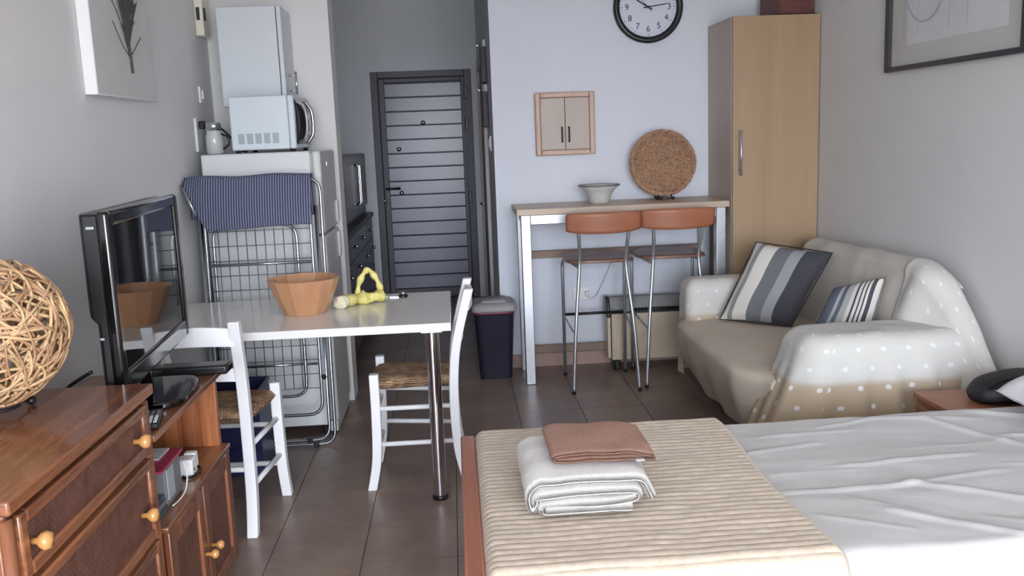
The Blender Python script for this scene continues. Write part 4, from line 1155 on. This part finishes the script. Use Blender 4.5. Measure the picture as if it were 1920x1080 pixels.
# arms with dotted throws
obj('arm_throw', block(1.255, 2.08, 4.84, 5.065, .30, .672, .07, .006, 5, 2, taper=-.01, hemfn=lambda q: .34 if q.y < 4.92 else .12), 'throw', e, smooth=True)
def near_hem(q):
    base = .315 + .05 * sst(1.6, 2.05, q.x) + .010 * math.sin(q.x * 17)
    return lerp(.09, base, sst(1.44, 1.64, q.x))
nb = block(1.37, 2.12, 3.44, 3.80, .26, .650, .085, .012, 8.5, 1, taper=-.025, hemfn=near_hem, nth=320, p=.40, uv0=.325)
for i_, q in enumerate(nb.v):       # the front end sweeps out to the floor
    k_ = sst(1.66, 1.36, q[0]) * sst(.64, .10, q[2]); nb.v[i_] = (q[0] - .14 * k_, q[1], q[2])
obj('arm_throw', nb, 'throw', e, smooth=True)

def cushion(name, label, cor, thick, mat, edge, nrm=None):
    bl, br, tr, tl = [Vector(c) for c in cor]
    n_ = ((br - bl).cross(tl - bl)).normalized()
    if n_.y > 0: n_ = -n_
    o_ = thing(name, label, 'cushion', tuple((bl + br) / 2), group='sofa cushions')
    mb = MB(); N = 26
    for sg in (1, -1):
        base = len(mb.v)
        for j in range(N + 1):
            for i in range(N + 1):
                u, v = i / N, j / N; U, V = 2 * u - 1, 2 * v - 1
                pin = 1 - .05 * ((1 - U * U) * V * V) ; pin2 = 1 - .05 * ((1 - V * V) * U * U)
                uu, vv = .5 + U * pin2 / 2, .5 + V * pin / 2
                p = bl.lerp(br, uu).lerp(tl.lerp(tr, uu), vv)
                h = thick * ((1 - U ** 4) * (1 - V ** 4)) ** .55
                h *= 1 + .08 * nz(u * 4, v * 4, 5)
                mb.uv[len(mb.v)] = (min(max(u + .012 * nz(v * 3, 4), 0), .999), v)
                mb.v.append(tuple(p + n_ * h * sg))
        for j in range(N):
            for i in range(N):
                q = (base + j * (N + 1) + i, base + j * (N + 1) + i + 1, base + (j + 1) * (N + 1) + i + 1, base + (j + 1) * (N + 1) + i)
                mb.f.append(q if sg > 0 else q[::-1])
    obj('cover', mb, mat, o_, smooth=True)
    per = [bl.lerp(br, k / 6) for k in range(6)] + [br.lerp(tr, k / 6) for k in range(6)] + [tr.lerp(tl, k / 6) for k in range(6)] + [tl.lerp(bl, k / 6) for k in range(6)]
    obj('piping', MB().tube(per, .0035, 5, closed=True), edge, o_, smooth=True)
    return o_
cushion('cushion', 'large square cushion with wide white, grey and charcoal stripes on sofa',
        ((1.40, 4.72, .475), (1.70, 4.47, .475), (1.935, 4.53, .835), (1.625, 4.80, .875)), .065, 'stripe1', 'bagblack')
cushion('cushion', 'small cushion with blue-grey patch and narrow stripes on sofa',
        ((1.60, 4.05, .480), (1.83, 3.89, .52), (1.925, 3.93, .80), (1.79, 4.17, .715)), .055, 'stripe2', 'graybox')

# ================================================================= BED
e = thing('bed', 'single bed with reddish wood frame and pale grey fitted sheet', 'bed', (1.07, 2.44, 0))
obj('footboard', B(-.018, .030, 1.93, 2.945, .06, .505), 'bedwood', e, bevel=.006)
for y in (1.935, 2.90):
    obj('leg', B(-.018, .03, y, y + .045, 0, .06), 'bedwood', e)
for y in (1.945, 2.905):
    obj('side_rail', B(.03, 2.10, y, y + .025, .20, .33), 'bedwood', e, bevel=.003)
obj('headboard', B(2.10, 2.14, 1.93, 2.945, .0, .58), 'bedwood', e, bevel=.006)
obj('slat_base', B(.03, 2.10, 1.97, 2.905, .27, .30), 'bedwood', e)
def matt(u, v):
    # v: round the section, hem near -> top -> hem far ; u along X
    x = lerp(.036, 2.095, u)
    y0_, y1_, zt, zb, r_ = 1.935, 2.955, .500, .31, .045
    segs = [((y0_, zb), (y0_, zt - r_)), None, ((y0_ + r_, zt), (y1_ - r_, zt)), None, ((y1_, zt - r_), (y1_, zb))]
    if v < .12: t_ = v / .12; y, z = y0_, lerp(zb, zt - r_, t_)
    elif v < .20: a = (v - .12) / .08 * math.pi / 2; y, z = y0_ + r_ * (1 - math.cos(a)), zt - r_ + r_ * math.sin(a)
    elif v < .80: t_ = (v - .20) / .60; y, z = lerp(y0_ + r_, y1_ - r_, t_), zt
    elif v < .88: a = (v - .80) / .08 * math.pi / 2; y, z = y1_ - r_ + r_ * math.sin(a), zt - r_ + r_ * math.cos(a)
    else: t_ = (v - .88) / .12; y, z = y1_, lerp(zt - r_, zb, t_)
    if .14 < v < .86:
        # pulled wrinkles
        def ridge(px_, py_, ang, L_, w_, h_):
            c_, s_ = math.cos(R(ang)), math.sin(R(ang)); dx, dy = x - px_, y - py_
            al, ac = dx * c_ + dy * s_, -dx * s_ + dy * c_
            return h_ * math.exp(-(ac / w_) ** 2) * sst(L_, L_ * .6, abs(al))
        z += ridge(1.62, 2.72, -62, .20, .012, .010) + ridge(1.3, 2.50, 4, .28, .008, .006) + ridge(1.10, 2.78, 3, .20, .007, .005)
        z += ridge(1.05, 2.32, 3, .26, .008, .007) + ridge(1.45, 2.20, -32, .34, .012, .007) + ridge(1.25, 2.05, -38, .26, .012, .008)
        z += ridge(1.85, 2.62, -18, .20, .010, .007) + ridge(1.9, 2.82, -25, .22, .014, .007) + ridge(1.35, 2.35, 10, .25, .009, .005)
        z += ridge(1.55, 2.86, -12, .22, .012, .005) + ridge(.98, 2.66, 14, .18, .012, .005) + ridge(1.7, 2.1, -20, .3, .014, .006)
        z += ridge(1.02, 2.45, 2, .16, .004, .004) + ridge(1.15, 2.16, -40, .20, .005, .005) + ridge(1.75, 2.40, -8, .22, .005, .005) + ridge(1.5, 2.60, 3, .2, .004, .004)
        z += ridge(1.28, 2.86, 16, .16, .008, .005) + ridge(1.95, 2.48, -30, .18, .006, .005) + ridge(1.0, 2.1, -28, .14, .006, .005) + ridge(1.45, 2.02, -30, .2, .006, .006)
        z += .006 * nz(x * 3, y * 5, 1) + .003 * nz(x * 9, y * 14, 4)
    return (x, y, z)
obj('fitted_sheet', MB().grid(matt, 200, 150), 'sheet', e, smooth=True)
obj('mattress_core', B(.05, 2.085, 1.95, 2.94, .30, .485), 'sheet', e, bevel=.02)
# quilt folded over the foot half, channel stitched
def quilt_fn(u, v):
    x = lerp(.030, .858 + .012 * math.sin(v * 9), u)
    y0_, y1_ = 1.905, 2.972; zt, r_ = .516, .05
    Ltop = y1_ - y0_ - 2 * r_; Ls = .20; La = r_ * math.pi / 2; Lf = .04
    tot = Ls + La + Ltop + La + Lf; d_ = v * tot
    if d_ < Ls: y, z, n_ = y0_ - .01 * math.sin(x * 14) * (1 - d_ / Ls), zt - r_ - (Ls - d_), Vector((0, -1, 0))
    elif d_ < Ls + La: a = (d_ - Ls) / r_; y, z, n_ = y0_ + r_ * (1 - math.cos(a)), zt - r_ + r_ * math.sin(a), Vector((0, -math.cos(a), math.sin(a)))
    elif d_ < Ls + La + Ltop: y, z, n_ = y0_ + r_ + d_ - Ls - La, zt, Vector((0, 0, 1))
    elif d_ < Ls + 2 * La + Ltop: a = (d_ - Ls - La - Ltop) / r_; y, z, n_ = y1_ - r_ + r_ * math.sin(a), zt - r_ + r_ * math.cos(a), Vector((0, math.sin(a), math.cos(a)))
    else: y, z, n_ = y1_, zt - r_ - (d_ - Ls - 2 * La - Ltop), Vector((0, 1, 0))
    ph = (d_ + .004 * nz(x * 5, d_ * 3)) / .028
    puff = abs(math.sin(math.pi * ph)) ** .6 * .0048
    puff *= .8 + .35 * nz(x * 16, int(ph) * 3.1, 2)
    edge = sst(0, .02, min(u, 1 - u))
    p = Vector((x, y, z)) + n_ * (puff * edge + .003 * nz(x * 7, d_ * 7, 9))
    p.z -= (1 - edge) * .010
    if u < .03: p.z -= .012 * (1 - u / .03)
    return p
tag(obj('quilt', MB().grid(quilt_fn, 90, 420), 'quilt', smooth=True, solid=.006), 'cream channel-stitched quilt folded over the foot of the bed', 'quilt')

# folded towels: a folded ribbon in the X-Z plane, swept along Y; every layer keeps its own edge
def folded(name, label, path, y0_, y1_, th, mat, cat, seed=0, slope=.5, sag=.012):
    P = smooth_path([(p[0], 0, p[1]) for p in path], 7); n = len(P); NY = 30
    mb = MB(); off = []
    zlo = min(p[1] for p in path)
    for k, p in enumerate(P):
        tg = (P[min(k + 1, n - 1)] - P[max(k - 1, 0)]).normalized(); off.append(Vector((-tg.z, 0, tg.x)))
    cen = P + P[::-1]
    outline = [p + o_ * th / 2 for p, o_ in zip(P, off)] + [p - o_ * th / 2 for p, o_ in zip(reversed(P), reversed(off))]
    m_ = len(outline)
    xc = sum(p.x for p in P) / n
    for i in range(NY + 1):
        u = i / NY
        e_ = min(u, 1 - u); sh = math.sqrt(max(.02, 1 - (1 - min(1, e_ / .05)) ** 2))
        for k, q in enumerate(outline):
            c_ = cen[k]; qq = c_ + (q - c_) * sh
            lay = (c_.z - zlo)
            ya = y0_ + slope * lay + .012 * nz(c_.x * 14 + seed, c_.z * 40)
            y = lerp(ya, y1_ + .01 * nz(c_.x * 9, seed), u)
            z = qq.z - sag * (1 - u) ** 3 * min(1, lay / .02) + .004 * nz(qq.x * 12 + seed, y * 12, lay * 20) * min(1, lay / .02)
            mb.v.append((qq.x + .004 * nz(y * 10, lay * 30, seed), y, z))
    for i in range(NY):
        for k in range(m_): mb.f.append((i * m_ + k, i * m_ + (k + 1) % m_, (i + 1) * m_ + (k + 1) % m_, (i + 1) * m_ + k))
    for b0_ in (0, NY * m_):
        for k in range(n - 1): mb.f.append((b0_ + k, b0_ + k + 1, b0_ + m_ - 2 - k, b0_ + m_ - 1 - k))
    o_ = thing(name, label, cat, (xc, (y0_ + y1_) / 2, zlo - th / 2))
    obj('cloth', mb, mat, o_, smooth=True)
    return o_
zq = .5325
TWP = [(.420, .009), (.36, .010), (.215, .010), (.188, .017), (.215, .025), (.40, .027), (.438, .035), (.41, .044), (.20, .044),
    (.174, .034), (.162, .020), (.156, .044), (.174, .059), (.22, .063), (.40, .063), (.455, .057), (.474, .032)]
tw = folded('bath_towel', 'thick white bath towel folded in layers on the quilt',
   [(x, zq + 1.36 * z) for x, z in TWP], 2.165, 2.555, .0225, 'towelw', 'towel', seed=1, slope=.72, sag=.014)
tb = folded('hand_towel', 'brown hand towel folded on top of the white bath towel',
   [(.500, zq + .103), (.42, zq + .110), (.27, zq + .111), (.236, zq + .113), (.229, zq + .120), (.239, zq + .127), (.28, zq + .129), (.43, zq + .127), (.494, zq + .116)],
   2.27, 2.525, .0145, 'towelb', 'towel', seed=6, slope=.3, sag=.005)
obj('care_tag', B(.446, .468, 2.257, 2.271, zq + .107, zq + .109), 'paper', tb)

# pillow at the head end
mb = MB(); N = 34
for sg in (1, -1):
    base = len(mb.v)
    for j in range(N + 1):
        for i in range(N + 1):
            u, v = i / N * 2 - 1, j / N * 2 - 1
            h = .075 * ((1 - u ** 4) * (1 - v ** 4)) ** .5
            h *= 1 + .35 * nz(u * 2.2, v * 2.2, sg)
            wr = .012 * nz(u * 5, v * 9, 3) + .008 * math.sin(v * 14 + u * 5)
            x, y = 1.962 + .135 * u * (1 - .06 * (1 - v * v)), 2.55 + .36 * v * (1 - .05 * (1 - u * u))
            mb.v.append((x, y,  .588 + (h + wr * (1 - u ** 6) * (1 - v ** 6)) * (1 if sg > 0 else -.45) + .02 * u))
    for j in range(N):
        for i in range(N):
            q = (base + j * (N + 1) + i, base + j * (N + 1) + i + 1, base + (j + 1) * (N + 1) + i + 1, base + (j + 1) * (N + 1) + i)
            mb.f.append(q if sg > 0 else q[::-1])
tag(obj('pillow', mb, 'pillow', smooth=True), 'crumpled pale grey pillow at the head of the bed', 'pillow')

# bedside box and black bag between bed and sofa
e = thing('bedside_box', 'low brown wooden bedside box between the bed and sofa', 'bedside table', (1.94, 3.17, 0))
obj('body', B(1.745, 2.135, 3.02, 3.275, .03, .440), 'nightwood', e, bevel=.004)
obj('top', B(1.735, 2.14, 3.01, 3.285, .440, .462), 'nightwood', e, bevel=.004)
obj('drawer', B(1.735, 1.746, 3.04, 3.26, .26, .42), 'nightwood', e, bevel=.003)
for (x, y) in ((1.77, 3.045), (1.77, 3.25), (2.11, 3.045), (2.11, 3.25)):
    obj('foot', B(x - .02, x + .02, y - .02, y + .02, 0, .03), 'nightwood', e)
e = thing('black_bag', 'soft black bag lying on the bedside box', 'bag', (2.01, 3.12, .4625))
def bagf(u, v):
    th = 2 * math.pi * u; ph = math.pi * (v - .5)
    c_, s_ = math.cos(th), math.sin(th)
    x = .135 * math.copysign(abs(c_) ** .7, c_) * math.cos(ph) ** .6; y = .085 * math.copysign(abs(s_) ** .7, s_) * math.cos(ph) ** .6
    z = .054 * math.sin(ph) + .0
    z += .022 * (x / .135) * math.cos(ph * .5) * (1 if z > -.03 else 0)
    x += .006 * nz(u * 6, v * 6); z = max(z, -.050)
    return (2.0 + x, 3.115 + y, .5135 + z)
obj('body', MB().grid(bagf, 40, 20, wrap=True), 'bagblack', e, smooth=True)
obj('strap', MB().tube(smooth_path([(1.90, 3.06, .53), (1.92, 3.035, .56), (1.99, 3.03, .575), (2.07, 3.05, .575), (2.10, 3.09, .55)]), .007, 6), 'bagblack', e, smooth=True)

# ================================================================= RIGHT WALL PICTURE
e = thing('framed_picture', 'large black-framed picture under glass on right wall above sofa', 'picture', (2.13, 3.86, 1.728))
y0_, y1_, za, zb, fw_ = 3.29, 4.41, 1.728, 2.50, .045
for ya in (y0_, y1_ - fw_):
    obj('frame_stile', B(XR - .03, XR - .0005, ya, ya + fw_, za, zb), 'frameblack', e, bevel=.003)
for z_ in (za, zb - .022):
    obj('frame_rail', B(XR - .03, XR - .0005, y0_ + fw_, y1_ - fw_, z_, z_ + .022), 'frameblack', e, bevel=.003)
obj('mat_board', B(XR - .012, XR - .004, y0_ + fw_, y1_ - fw_, za + .022, zb - .022), 'mat_board', e)
obj('print_sheet', B(XR - .0135, XR - .0122, 3.44, 4.22, 1.84, 2.40), M['paper'], e)
arc_ = [(XR - .0142, 4.06 + .17 * math.cos(R(a)), 2.10 + .17 * math.sin(R(a))) for a in range(190, 360, 8)]
obj('drawn_arc', MB().tube(arc_, .006, 4), 'ventgray', e)
for y in (4.25, 4.12, 3.86, 3.72):
    obj('drawn_line', B(XR - .0142, XR - .0134, y, y + .004, 1.87, 2.36), 'ventgray', e)
gp = NT('picture_glass'); gp.b.inputs['Base Color'].default_value = (1, 1, 1, 1); gp.b.inputs['Roughness'].default_value = .02
gp.b.inputs['Alpha'].default_value = .10; gp.b.inputs['Specular IOR Level'].default_value = .8
gp.noise(gp.coord(), 5); M['picglass'] = gp.m
obj('glass_pane', B(XR - .020, XR - .0185, y0_ + fw_ - .005, y1_ - fw_ + .005, za + .018, zb - .018), 'picglass', e)
